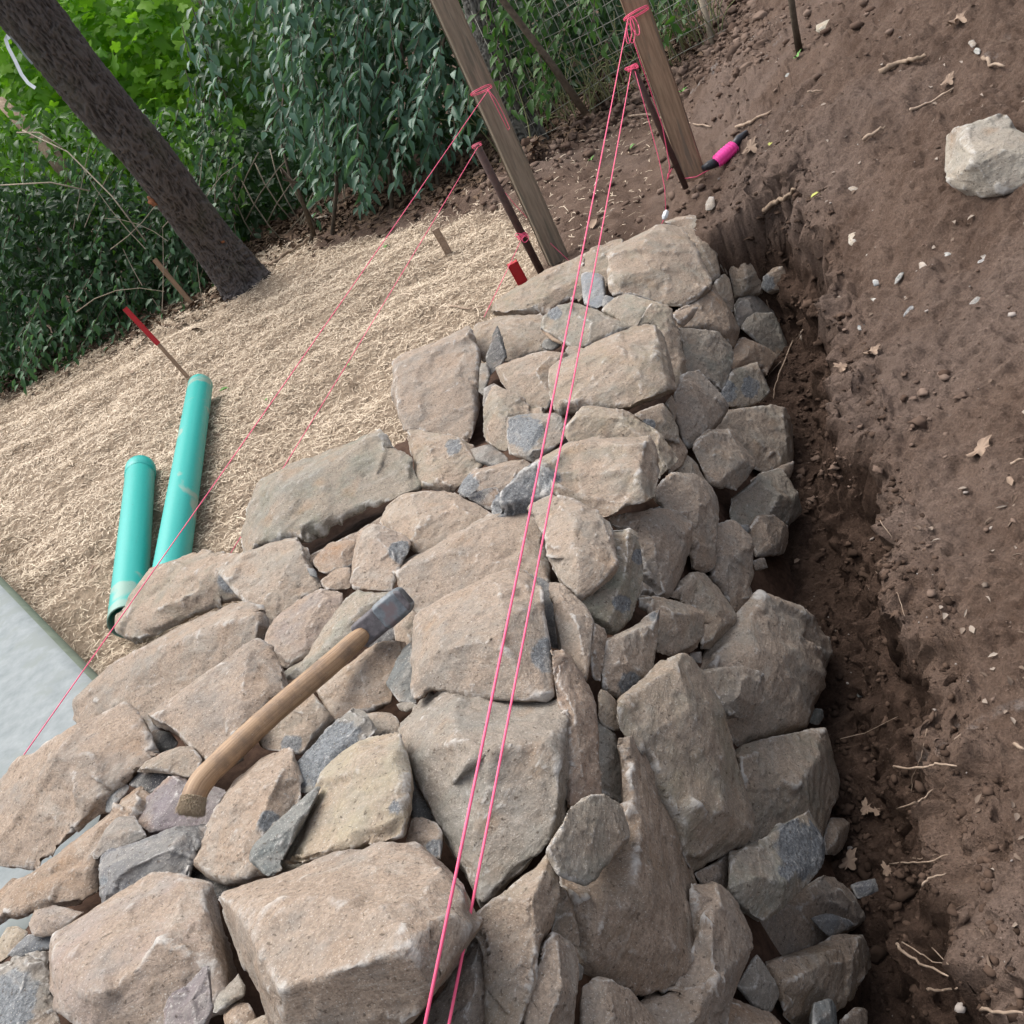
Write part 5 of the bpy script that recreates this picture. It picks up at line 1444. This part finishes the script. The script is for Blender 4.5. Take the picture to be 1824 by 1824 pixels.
def hang_strands(xs, y_end, length, depth, rg, spacing, ll, lw):
    """leaf positions along drooping shoots; all arrays over leaves"""
    Pn, Dn, Nn_, Ln, Wn, stems = [], [], [], [], [], []
    for i in range(len(xs)):
        n = max(3, int(length[i] / spacing)); ct = rg.uniform(-.42, .22)
        f = np.arange(n) / n
        px = xs[i] + (ct * length[i]) * (f - 1) + 14 * np.sin(f * 2 + i); py = y_end[i] + length[i] * (f - 1)
        dd = depth[i] + .12 * (1 - f) + rg.normal(0, .02, n)
        p = atv(px, py, dd)
        side = np.where(np.arange(n) % 2, 1, -1) * rg.uniform(.05, .95, n) + rg.normal(0, .12, n)
        D = DOWN_IM[None] + IMX[None] * side[:, None] + TOEYE[None] * rg.uniform(-.1, .6, n)[:, None]
        Nr = TOEYE[None] * rg.uniform(.3, 1.2, n)[:, None] + IMX[None] * (side * .7 + rg.normal(0, .6, n))[:, None] + IMU[None] * rg.uniform(-.2, 1.1, n)[:, None]
        Pn.append(p); Dn.append(D); Nn_.append(Nr); Ln.append(ll * rg.uniform(.45, 1.2, n) * (1 - .3 * f)); Wn.append(lw * rg.uniform(.7, 1.1, n) * (1 - .3 * f))
        stems.append([tuple(q_) for q_ in p[::3]] + [tuple(p[-1])])
    return [np.concatenate(a) for a in (Pn, Dn, Nn_, Ln, Wn)] + [stems]

def stems_obj(stems, rad, mat, parent, name='stems'):
    V, F = [], []
    for st_ in stems:
        v, f = tube(st_, [rad * (1 - .6 * i / len(st_)) for i in range(len(st_))], 4, False)
        b = len(V); V += v; F += [tuple(b + i for i in q_) for q_ in f]
    return keep(newobj(name, mesh_list(name, V, F), mat, kind='stuff'), parent)

def bush(name, label, cat, base, groups, stems=None, singles=300):
    """groups: (P, D, N, L, W, mat, lobed)"""
    root = empty(name, base, label=label, category=cat)
    for gi, (p, D, Nr, L, W, mat, lob) in enumerate(groups):
        if gi == 0 and singles:
            # the leaves nearest the eye are objects of their own
            dist = np.linalg.norm(p - EYE, axis=1) / (L + 1e-6)
            px = (p - EYE) @ FWD
            u = ((p - EYE) @ IMX) / px * FPX + 912; v = 912 - ((p - EYE) @ IMU) / px * FPX
            inv_ = (u > 0) & (u < 1824) & (v > 0) & (v < 1824)
            order = np.argsort(np.where(inv_, dist, 1e9))
            a, b = order[:singles], order[singles:]
            leaf_objects(p[a], D[a], Nr[a], L[a], W[a], mat, root, lob)
            leaf_mesh('foliage', p[b], D[b], Nr[b], L[b], W[b], mat, root, lob, gi)
        else:
            leaf_mesh('foliage', p, D, Nr, L, W, mat, root, lob, gi + 7)
    return root

def cloud(n, rg, fx, fy, fd, ll, lw, spread=.8, droop=.7):
    """loose leaves through a volume described by pixel and depth samplers"""
    px, py, dd = fx(n), fy(n), fd(n)
    p = atv(px, py, dd)
    D = DOWN_IM[None] * droop + rg.normal(0, spread, (n, 3)); Nr = np.array([0, -.35, 1.0])[None] * .8 + TOEYE[None] * .5 + rg.normal(0, .5, (n, 3))
    return p, D, Nr, ll * rg.uniform(.55, 1.2, n), lw * rg.uniform(.6, 1.15, n)

rg = np.random.default_rng(99)
U_ = lambda a, b: (lambda n: rg.uniform(a, b, n))
# ---- shrub hanging over the straw, centre top
n = 250
xs = rg.uniform(335, 860, n)
yb = np.interp(xs, [335, 380, 430, 490, 525, 545, 560, 620, 700, 745, 800, 860], [190, 235, 235, 280, 300, 412, 395, 385, 400, 360, 325, 300])
xs = np.where((xs < 490) & (rg.random(n) < .68), xs + 170, xs)
yb = np.interp(xs, [335, 380, 430, 490, 525, 545, 560, 620, 700, 745, 800, 860], [190, 235, 235, 280, 300, 412, 395, 385, 400, 360, 325, 300])
ye = yb - rg.random(n) ** 1.3 * 430
dep = 5.55 + .0022 * (ye - 200).clip(-300, 200) * -1 * .3 + rg.uniform(0, .9, n) + (yb - ye) * .0008
hs_ = hang_strands(xs, ye, rg.uniform(60, 200, n), dep, rg, 12.5, .135, .056)
grpA = (*hs_[:5], M_LEAFB, False)
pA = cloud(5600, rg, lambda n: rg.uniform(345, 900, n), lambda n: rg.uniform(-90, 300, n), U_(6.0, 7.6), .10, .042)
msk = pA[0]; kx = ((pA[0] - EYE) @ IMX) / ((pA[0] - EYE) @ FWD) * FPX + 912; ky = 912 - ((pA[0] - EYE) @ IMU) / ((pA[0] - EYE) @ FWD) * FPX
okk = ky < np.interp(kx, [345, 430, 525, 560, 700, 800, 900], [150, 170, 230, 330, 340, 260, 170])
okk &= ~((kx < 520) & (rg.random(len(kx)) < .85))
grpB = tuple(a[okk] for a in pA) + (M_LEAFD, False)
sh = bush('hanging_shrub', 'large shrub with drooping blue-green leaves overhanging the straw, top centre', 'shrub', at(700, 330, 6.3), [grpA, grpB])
stems_obj(hs_[5], .0035, M_STEM, sh)
for pts in (([(545, 470, 6.2), (560, 400, 6.1), (520, 330, 6.0), (500, 250, 6.0), (505, 150, 6.1)]), ([(590, 440, 6.2), (600, 330, 6.1), (590, 200, 6.2), (640, 60, 6.2)]),
            ([(700, 400, 6.1), (690, 250, 6.1), (720, 120, 6.2), (700, -20, 6.3)]), ([(780, 340, 6.0), (770, 180, 6.1), (800, 20, 6.2)]), ([(560, 420, 6.0), (530, 335, 5.8), (500, 300, 5.8), (505, 320, 5.75), (530, 325, 5.75)])):
    V, F = tube([P(*p_) for p_ in pts], [.014, .012, .010, .007, .005][:len(pts)], 7)
    keep(newobj('branch', mesh_list('branch', V, F), M_STEM), sh)

# ---- dark shrubs at the left edge behind the straw
line = lambda x: np.interp(x, [-60, 0, 130, 240, 340, 400], [735, 715, 655, 610, 560, 530])
n = 300
xs = rg.uniform(-60, 400, n); ye = line(xs) + 6 - rg.random(n) ** 1.15 * 330
xs += rg.normal(0, 6, n)
hs2 = hang_strands(xs, ye, rg.uniform(30, 130, n), 5.75 + (715 - ye) * .0016 + rg.uniform(0, .8, n), rg, 9.5, .085, .038)
ok = ~((xs > 300) & (ye < 300))
M_LEAFC = leaf_material('shade_green_leaf', (.024, .075, .028), (.095, .205, .10), .3, .45)
g1 = (*hs2[:5], M_LEAFC, False)
c2 = cloud(12000, rg, lambda n: rg.uniform(-80, 410, n), lambda n: rg.uniform(330, 720, n), U_(6.2, 7.6), .08, .036, .9, .5)
kx = ((c2[0] - EYE) @ IMX) / ((c2[0] - EYE) @ FWD) * FPX + 912; ky = 912 - ((c2[0] - EYE) @ IMU) / ((c2[0] - EYE) @ FWD) * FPX
okk = (ky < line(kx) - 8)
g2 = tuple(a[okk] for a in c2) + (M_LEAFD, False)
c2b = cloud(2600, rg, lambda n: rg.uniform(-80, 430, n), lambda n: rg.uniform(190, 430, n), U_(6.4, 8.0), .09, .042, .9, .6)
sh2 = bush('dark_shrub', 'dark tangled shrub at the left edge of the straw, below the leaning trunk', 'shrub', at(180, 640, 6.3), [g1, g2, (*c2b, M_LEAFM, False)])
stems_obj(hs2[5], .003, M_STEM, sh2)
tw = []
for _ in range(14):
    x0, y0 = rg.uniform(60, 400), rg.uniform(380, 600); a_ = rg.uniform(-2.9, -.5); Ls = rg.uniform(60, 190); c_ = rg.normal(0, .35); d_ = rg.uniform(5.7, 6.3)
    tw.append([tuple(at(x0 + math.cos(a_ + c_ * f) * Ls * f, y0 + math.sin(a_ + c_ * f) * Ls * f, d_)) for f in (0, .25, .5, .75, 1)])
stems_obj(tw, .0032, M_STEMP, sh2, 'dead_stems')
for pts in ([(40, 232, 6.4), (120, 270, 6.2), (200, 350, 6.0), (260, 430, 6.0)], [(30, 236, 6.4), (70, 236, 6.3), (110, 262, 6.2)], [(0, 330, 6.2), (90, 325, 6.1), (160, 340, 6.1)]):
    keep(tube_obj('dead_stem', [P(*p_) for p_ in pts], .0045, M_STEMP, None, 6), sh2)
log = tube_obj('old_trunk', [P(135, 335, 7.2), P(90, 270, 7.25), P(45, 225, 7.3), P(0, 180, 7.3)], [.06, .055, .05, .04], M_TWIG, None, 16)
look(log, 'broken pale dead trunk half hidden in the leaves at the left edge', 'dead trunk')

# ---- bright green maple behind the big trunk
c3 = cloud(4200, rg, lambda n: rg.uniform(-80, 330, n), lambda n: rg.uniform(-90, 300, n), U_(7.6, 10.0), .16, .15, .8, .7)
c3b = cloud(6500, rg, lambda n: rg.uniform(-80, 540, n), lambda n: rg.uniform(-90, 360, n), U_(9.2, 12.5), .14, .12, .8, .7)
mp_ = bush('maple_tree', 'bright green maple with lobed leaves behind the leaning trunk at top left', 'tree', at(150, 560, 9.5), [(*c3, M_LEAFG, True), (*c3b, M_LEAFM, True)])
keep(tube_obj('branch', [P(60, 500, 9.6), P(120, 300, 9.4), P(170, 120, 9.3), P(200, -60, 9.3)], [.09, .07, .05, .04], M_STEM, None, 12), mp_)
for a_ in ([(130, 260, 9.4), (220, 180, 8.9), (310, 130, 8.7)], [(170, 120, 9.3), (90, 60, 8.8), (20, 40, 8.6)], [(140, 230, 9.4), (60, 200, 9.0), (-20, 210, 8.9)]):
    keep(tube_obj('branch', [P(*p_) for p_ in a_], [.03, .02, .008], M_STEM, None, 8), mp_)

# ---- tree crowns seen through the gap
c4 = cloud(6000, rg, lambda n: rg.uniform(230, 640, n), lambda n: rg.uniform(-60, 470, n), U_(10, 14), .11, .08, .9, .4)
c5 = cloud(9000, rg, lambda n: rg.uniform(230, 600, n), lambda n: rg.uniform(40, 420, n), U_(11.5, 15), .12, .09, .9, .4)
bt = bush('background_tree', 'small-leaved tree in the dark gap between the trunk and the hanging shrub', 'tree', at(430, 440, 12.0), [(*c4, M_LEAFM, False), (*c5, M_LEAFG, False)], singles=0)
keep(tube_obj('trunk', [P(450, 480, 12.0), P(430, 300, 11.8), P(380, 80, 11.6), P(350, -60, 11.5)], [.13, .11, .08, .06], M_STEM, None, 10), bt)
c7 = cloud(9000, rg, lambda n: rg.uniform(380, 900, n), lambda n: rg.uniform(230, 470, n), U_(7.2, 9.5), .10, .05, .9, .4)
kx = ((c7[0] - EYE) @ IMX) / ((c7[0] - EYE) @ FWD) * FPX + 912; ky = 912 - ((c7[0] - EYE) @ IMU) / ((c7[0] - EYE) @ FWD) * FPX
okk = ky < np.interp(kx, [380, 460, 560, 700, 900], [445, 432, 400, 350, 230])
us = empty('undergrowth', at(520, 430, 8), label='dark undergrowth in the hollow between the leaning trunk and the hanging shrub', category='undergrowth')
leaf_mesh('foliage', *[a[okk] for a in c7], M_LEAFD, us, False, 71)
for k in range(26):
    x0, y0 = rg.uniform(400, 700), rg.uniform(380, 440); a_ = rg.uniform(-2.4, -.7); Ls = rg.uniform(60, 160)
    keep(tube_obj('stem', [at(x0 + math.cos(a_ + .2 * f) * Ls * f, y0 + math.sin(a_ + .2 * f) * Ls * f, 6.9) for f in (0, .35, .7, 1)], .005, M_STEMP, None, 5), us)
# distant wood as one mass
nW = 22000
pw = atv(rg.uniform(-260, 1450, nW), rg.uniform(-420, 560, nW), rg.uniform(14, 26, nW))
gz = ground_z(*to_st(pw[:, 0], pw[:, 1]))
pw = pw[(pw[:, 2] > gz - .1)]
nW = len(pw)
leaf_mesh('distant_wood', pw, rg.normal(0, 1, (nW, 3)) + DOWN_IM, rg.normal(0, .6, (nW, 3)) + np.array([0, -.5, .8]), rg.uniform(.2, .42, nW), rg.uniform(.15, .3, nW), M_LEAFM, None, False, 5)

# ---- fence with weeds behind the rubble heap
c6 = cloud(10500, rg, lambda n: rg.uniform(830, 1330, n), lambda n: rg.uniform(-120, 260, n), U_(6.3, 8.5), .09, .042, .9, .6)
kx = ((c6[0] - EYE) @ IMX) / ((c6[0] - EYE) @ FWD) * FPX + 912; ky = 912 - ((c6[0] - EYE) @ IMU) / ((c6[0] - EYE) @ FWD) * FPX
okk = ky < np.interp(kx, [830, 950, 1100, 1250, 1330], [260, 225, 160, 70, 0])
g6 = tuple(a[okk] for a in c6) + (M_LEAFD, False)
n = 46
xs = np.concatenate([rg.uniform(850, 1075, 30), rg.uniform(1160, 1230, 12), rg.uniform(880, 960, 10)])
ye = np.concatenate([rg.uniform(-10, 130, 30), rg.uniform(20, 92, 12), rg.uniform(150, 235, 10)])
hs3 = hang_strands(xs, ye, rg.uniform(40, 100, len(xs)), rg.uniform(4.95, 5.4, len(xs)), rg, 12, .095, .046)
sh3 = bush('fence_weeds', 'leafy weeds and grass growing through the wire fence, top right of centre', 'weeds', at(1060, 180, 5.6), [(*hs3[:5], M_LEAFM, False), g6], singles=240)
stems_obj(hs3[5], .003, M_STEM, sh3)
gr = []
for _ in range(130):
    x0 = rg.uniform(890, 1290); y0 = np.interp(x0, [890, 950, 1100, 1250, 1290], [290, 240, 180, 80, 50]) + rg.uniform(-18, 8)
    g_, d_ = ground_at(x0, y0); d_ = min(d_, 6.0)
    Ls = rg.uniform(40, 150); a_ = rg.normal(-1.95, .25); c_ = rg.normal(0, .5)
    gr.append([tuple(at(x0 + math.cos(a_ + c_ * f) * Ls * f, y0 + math.sin(a_ + c_ * f) * Ls * f, d_ - .1 * f)) for f in (0, .3, .6, 1)])
M_GRASS = simple('grass_stem', (.10, .13, .05), (.26, .25, .13), 30, .8, .1, .001, .3)
stems_obj(gr, .0042, M_GRASS, sh3, 'grass_stems')

M_WIRE = simple('fence_wire', (.17, .18, .15), (.27, .26, .22), 30, .6, .1, .001, .4)
fc = empty('wire_fence', at(1100, 180, 5.5), label='sagging wire mesh fence with square openings behind the rubble heap', category='fence')
fb0, fd0 = ground_at(945, 250); fb1, fd1 = ground_at(1300, 50)
fd0, fd1 = min(fd0, 5.6), min(fd1, 5.6)
for i in range(27):
    f = i / 26; x0 = 945 + 355 * f; y0 = 250 - 200 * f; d_ = fd0 * (1 - f) + fd1 * f
    w_ = random.uniform(-5, 5)
    keep(tube_obj('wire', [P(x0, y0, d_), P(x0 - 30 + w_, y0 - 65, d_ - .06), P(x0 - 65 - w_, y0 - 140, d_ - .12), P(x0 - 105, y0 - 230, d_ - .2)], .0021, M_WIRE, None, 4), fc)
for j in range(9):
    h = j / 8
    keep(tube_obj('wire', [P(945 + 355 * f - 100 * h + 3 * math.sin(j + f * 9), 250 - 200 * f - 215 * h + 5 * math.sin(f * 6 + j), fd0 * (1 - f) + fd1 * f - .18 * h) for f in [k / 9 for k in range(10)]], .0021, M_WIRE, None, 4), fc)
keep(tube_obj('fence_post', [P(1044, 203, 5.15), P(985, 118, 5.05), P(880, -20, 4.95), P(820, -110, 4.9)], [.02, .019, .017, .016], M_STEM, None, 9), fc)
keep(tube_obj('fence_post', [P(1272, 92, 5.2), P(1262, 45, 5.15), P(1244, -20, 5.1)], [.018, .016, .015], M_STEMP, None, 9), fc)
o = tube_obj('stick', [P(1424, 92, ground_at(1424, 92)[1]), P(1416, 45, ground_at(1424, 92)[1] - .07), P(1406, -25, ground_at(1424, 92)[1] - .2)], [.015, .013, .012], M_STEM, None, 8)
look(o, 'dark upright stick at the top of the bare slope', 'stick')

# ---- trunks
def bark_mat(name, c1, c2, moss):
    mt, n, l, bs = mat_new(name)
    v = n.new('ShaderNodeTexCoord').outputs['Object']
    h = n.new('ShaderNodeAttribute'); h.attribute_name = 'ridge'
    a = noise(n, l, v, 30, 6, .7); b = noise(n, l, v, 140, 5, .7); c_ = noise(n, l, v, 3.5, 4, .6)
    c = mix(n, l, ramp(n, l, h.outputs['Fac'], [(.15, 0.0), (.75, 1.0)]), c1, c2)
    c = mix(n, l, ramp(n, l, a, [(.4, 0.0), (.75, .6)]), c, (.13, .12, .12))
    c = mix(n, l, math_n(n, l, 'MULTIPLY', ramp(n, l, c_, [(.52, 0.0), (.7, 1.0)]), moss), c, (.075, .085, .045))
    l.new(c, bs.inputs['Base Color']); bs.inputs['Roughness'].default_value = .92; bs.inputs['Specular IOR Level'].default_value = .2
    x = bump(n, l, a, .6, .008); x = bump(n, l, b, .6, .003, x); l.new(x, bs.inputs['Normal'])
    return mt
M_BARK = bark_mat('dark_furrowed_bark', (.026, .022, .021), (.10, .089, .086), .3)
M_BARK2 = bark_mat('grey_bark', (.03, .03, .026), (.13, .13, .115), .6)
def trunk(name, pts, rad, mat, nu=150, nv_=420, amp=.009, sc=1.0, seed=3):
    Pp = np.array([tuple(P(*p_)) for p_ in pts]); Rr = np.array(rad)
    f = np.linspace(0, len(pts) - 1, nv_); c = np.stack([np.interp(f, range(len(pts)), Pp[:, k]) for k in range(3)], 1)
    # soften the corners of the axis
    ker = np.ones(61) / 61
    cp = np.pad(c, ((30, 30), (0, 0)), mode='reflect', reflect_type='odd')
    c = np.stack([np.convolve(cp[:, k], ker, 'valid') for k in range(3)], 1)
    r = np.interp(f, range(len(pts)), Rr)
    ax = np.gradient(c, axis=0); ax /= np.linalg.norm(ax, axis=1, keepdims=True)
    ref = np.cross(ax, FWD); ref /= np.linalg.norm(ref, axis=1, keepdims=True); oth = np.cross(ax, ref)
    th = np.linspace(0, 2 * np.pi, nu, endpoint=False)
    ct, s_ = np.cos(th), np.sin(th)
    dirs = ref[:, None] * ct[None, :, None] + oth[:, None] * s_[None, :, None]
    arc = np.concatenate([[0], np.cumsum(np.linalg.norm(np.diff(c, axis=0), axis=1))])
    R0_ = np.mean(Rr)
    q3 = np.stack([np.broadcast_to(ct * R0_, (nv_, nu)), np.broadcast_to(s_ * R0_, (nv_, nu)), np.broadcast_to(arc[:, None] * .34, (nv_, nu))], 2).reshape(-1, 3)
    wq = q3 + .018 * np.stack([vnoise(q3 * 22, 80), vnoise(q3 * 22, 81), vnoise(q3 * 22, 82)], 1)
    n1 = 1 - np.abs(vnoise(wq * 78 * sc, seed)); n2 = 1 - np.abs(vnoise(wq * 150 * sc + 3, seed + 1))
    hgt = smooth(.35, 1, n1) * .6 + smooth(.3, 1, n2) * .4
    dsp = (hgt - .5) * amp * 2 + .02 * vnoise(q3 * 6, seed + 2)
    V = c[:, None] + dirs * (r[:, None] + dsp.reshape(nv_, nu))[:, :, None]
    ix = np.arange(nv_ * nu).reshape(nv_, nu); nx = np.roll(ix, -1, 1)
    Fc = np.stack([ix[:-1], nx[:-1], nx[1:], ix[1:]], -1).reshape(-1, 4)
    me = mesh_np(name, V.reshape(-1, 3), Fc)
    set_attr(me, 'ridge', hgt)
    return newobj(name, me, mat)
gT, dT = ground_at(432, 512)
dT = min(dT, 6.3)
tr = empty('leaning_tree', at(432, 500, dT), label='dark rough-barked trunk leaning left across the top left of the photo', category='tree')
k_ = dT / 6.1
keep(trunk('trunk', [(450, 530, dT * 1.01), (428, 497, dT), (372, 428, dT * .965), (235, 250, 5.3 * k_), (45, 15, 4.75 * k_), (-110, -180, 4.4 * k_)], [.19, .145, .127, .124, .122, .12], M_BARK, 190, 600, .008), tr)
M_WOUND = simple('fresh_bark_wound', (.10, .035, .02), (.30, .12, .055), 60, .8, .5, .004, .2)
for (x, y, rr) in ((271, 360, .020), (394, 428, .014)):
    pv = P(x, y, (5.62 if x < 300 else 5.93) * k_ - .112)
    vv = (Vector(EYE) - pv).normalized(); a1 = (P(x + 40, y + 50, 5.6) - P(x, y, 5.6)).normalized()
    bm = bmesh.new(); bmesh.ops.create_icosphere(bm, subdivisions=3, radius=1)
    for v_ in bm.verts:
        co = v_.co * (1 + .25 * math.sin(v_.co.x * 5 + v_.co.y * 3))
        v_.co = pv + a1 * co.x * rr * 1.7 + a1.cross(vv) * co.y * rr + vv * co.z * rr * .38
    me = bpy.data.meshes.new('bark_wound'); bm.to_mesh(me); bm.free(); keep(newobj('bark_wound', me, M_WOUND), tr)
sp_ = empty('plastic_strap', P(20, 100, 4.5), label='bent white plastic strip hooked on the leaning trunk', category='strap')
def strip(pxs, w, mat, parent, name):
    pts = [P(*p_) for p_ in pxs]; V, F = [], []
    for i, p_ in enumerate(pts):
        d = (pts[min(i + 1, len(pts) - 1)] - pts[max(i - 1, 0)]).normalized(); vw = (Vector(EYE) - p_).normalized(); s_ = d.cross(vw).normalized()
        for (a_, b_) in ((-1, 0), (1, 0), (1, -.0035), (-1, -.0035)): V.append(p_ + s_ * a_ * w / 2 + vw * b_)
    for i in range(len(pts) - 1):
        for k in range(4): F.append((i * 4 + k, i * 4 + (k + 1) % 4, (i + 1) * 4 + (k + 1) % 4, (i + 1) * 4 + k))
    F += [(3, 2, 1, 0), tuple(len(V) - 4 + k for k in range(4))]
    keep(newobj(name, mesh_list(name, V, F, False), mat), parent)
ds_ = 4.55 * k_
strip([(17, 70, ds_ - .2), (12, 64, ds_ - .2), (10, 70, ds_ - .2), (15, 85, ds_ - .2), (27, 108, ds_ - .2), (38, 132, ds_ - .2), (50, 148, ds_ - .2), (63, 157, ds_ - .2)], .015, M_WHITE, sp_, 'white_strip')
strip([(17, 64, ds_ - .19), (30, 78, ds_ - .17), (44, 98, ds_ - .16), (58, 114, ds_ - .15)], .009, M_CONC, sp_, 'grey_strip')
gI = at(925, 235, 5.75)
t2 = empty('ivy_tree', gI, label='grey trunk with climbing leaves right behind the grey-brown wooden post', category='tree')
keep(trunk('trunk', [(945, 262, 5.8), (920, 205, 5.72), (890, 120, 5.6), (850, 0, 5.45), (820, -110, 5.3)], [.125, .10, .096, .094, .092], M_BARK2, 90, 220, .007, 1.1, 9), t2)
hs4 = hang_strands(rg.uniform(850, 960, 16), rg.uniform(-10, 240, 16), rg.uniform(50, 110, 16), rg.uniform(5.25, 5.4, 16), rg, 14, .085, .05)
leaf_objects(hs4[0][:110], hs4[1][:110], hs4[2][:110], hs4[3][:110], hs4[4][:110], M_LEAFM, t2)
stems_obj(hs4[5], .003, M_STEM, t2)

# ---- flat scraps trodden into the bare soil: bark, leaf crumbs, stone flakes
M_SCRAP = attr_mat('scraps', (.13, .09, .066), (.32, .27, .225), .85, .2)
s_, t_, x_, y_ = scatter(9000, .5, 7.0, -.2, 3.4, 88, lambda s, t, x, y: ((t > -.02) | (s > 3.5)) & (fbm(np.stack([x * 2.5, y * 2.5, x * 0], 1), 18, 3) > -.25))
pp = np.array([tuple(drop(a, b)[0] + Vector((0, 0, .003))) for a, b in zip(x_, y_)]); n_s = len(pp); ds2 = np.linalg.norm(pp - EYE, axis=1)
leaf_mesh('soil_scraps', pp, np.c_[rg.normal(0, 1, (n_s, 2)), rg.normal(0, .25, n_s)], np.c_[rg.normal(0, .5, (n_s, 2)), np.ones(n_s)], rg.uniform(.003, .012, n_s) * (1 + .35 * ds2), rg.uniform(.002, .006, n_s) * (1 + .35 * ds2), M_SCRAP, None, False, 3, rg.random(n_s) ** 1.7)

# ---- litter along the foot of the shrubs
M_LITTER = attr_mat('leaf_litter', (.055, .035, .024), (.22, .15, .10), .85, .15)
nl = 7000
px = rg.uniform(-80, 1250, nl); py = np.interp(px, [-80, 0, 400, 470, 600, 800, 1000, 1250], [700, 680, 500, 425, 385, 325, 215, 55]) + rg.normal(0, 20, nl)
pl_ = []
for a, b in zip(px, py):
    g, d = ground_at(a, b); pl_.append(tuple(g + Vector((0, 0, .006))))
leaf_mesh('leaf_litter', np.array(pl_), np.c_[rg.normal(0, 1, (nl, 2)), rg.normal(0, .3, nl)], np.c_[rg.normal(0, .4, (nl, 2)), np.ones(nl)], rg.uniform(.025, .07, nl), rg.uniform(.015, .04, nl), M_LITTER, None, False, 3)

# ---- single leaves lying about
M_DRY = attr_mat('dry_leaf', (.22, .155, .115), (.36, .27, .20), .8, .2)
M_YEL = attr_mat('yellow_green_leaf', (.42, .45, .10), (.5, .5, .16), .6, .3)
M_GRN = attr_mat('green_leaf', (.10, .24, .05), (.12, .3, .06), .5, .3)
def fallen(px, py, size_px, mat, lobed, ang, label, on_wall=False):
    if on_wall:
        d = surf_depth(px, py) - .06; g = P(px, py, d)
    else:
        g, d = ground_at(px, py, .012)
    Lz = size_px * d / FPX * (.85 if lobed else 1)
    bv, bf = (OV, OF) if lobed else (LV, LF)
    v = bv.copy(); v[:, 0] -= .5; v[:, 2] += .25 * (v[:, 1] ** 2) + .1 * np.sin(v[:, 0] * 5)
    if lobed: v[:, 1] *= .9
    v = v * Lz; v[:, 1] *= 1 if lobed else .5
    me = mesh_np('leaf', v, bf); set_attr(me, 'tone', np.random.default_rng(int(px)).random(len(v)))
    o = newobj('fallen_leaf', me, mat); o.location = g; o.rotation_euler = (random.uniform(-.3, .3), random.uniform(-.3, .3), ang)
    look(o, label, 'leaf', 'fallen leaves')
for a in ((1338, 268, 44, M_DRY, True, .6, 'curled tan oak leaf right of the pink spool'), (1374, 262, 16, M_YEL, False, .8, 'small yellow leaf right of the curled tan leaf'),
          (1455, 353, 22, M_YEL, False, 0, 'pale yellow-green leaf below the short thick stick'), (1422, 103, 20, M_GRN, True, 0, 'round green leaf by the slate on the upper slope'),
          (1218, 164, 18, M_GRN, True, 0, 'pale green leaf right of the brown post'), (1748, 808, 56, M_DRY, True, .2, 'light dry leaf with stalk near the right edge'),
          (1545, 1446, 34, M_DRY, True, 1, 'tan oak leaf on the trench floor under the long root'), (1562, 1452, 24, M_DRY, True, 2, 'smaller oak leaf touching the tan one on the trench floor'),
          (1515, 1540, 46, M_DRY, True, .4, 'large brown oak leaf beside the split blue-grey stone'), (1582, 1556, 30, M_DRY, True, 1.4, 'brown lobed leaf right of the large oak leaf'),
          (1422, 1005, 16, M_DRY, False, .4, 'small tan leaf in the shaded trench'), (1556, 632, 40, M_DRY, True, .3, 'ragged pale leaf in the middle of the slope'),
          (1500, 660, 30, M_DRY, True, 1.9, 'brown leaf left of the ragged pale leaf'), (1690, 150, 34, M_DRY, True, .3, 'tan leaf scrap on the upper right slope'),
          (1800, 865, 24, M_DRY, False, 1.2, 'reddish folded leaf near the right edge'), (1710, 40, 50, M_DRY, True, .4, 'pale crumpled leaf by the top edge'),
          (402, 697, 20, M_GRN, False, 0, 'bright green leaf on the straw right of the long pipe'), (690, 442, 17, M_GRN, False, 1, 'green leaf on the straw under the left string'),
          (622, 654, 13, M_GRN, False, 2, 'little green leaf in the middle of the straw'), (476, 716, 12, M_GRN, False, 2, 'little green leaf under the left string low on the straw'),
          (236, 666, 18, M_DRY, False, 2, 'curled dark leaf on the straw by the red-topped stake'), (168, 1018, 26, M_DRY, False, .5, 'brown leaf on the straw near the concrete slab'),
          (224, 1135, 24, M_DRY, False, 1.2, 'orange-brown leaf at the corner of slab and stones'), (1078, 180, 16, M_YEL, False, 1.2, 'yellow leaf on the rubble behind the strings'),
          (1055, 286, 14, M_GRN, True, 0, 'bright green leaf on the rubble left of the strings'), (1128, 264, 14, M_GRN, False, 0, 'pale green leaf between string and thin rod'),
          (1060, 402, 34, M_DRY, False, .8, 'long dry splinter-like leaf behind the upper string')):
    fallen(*a)
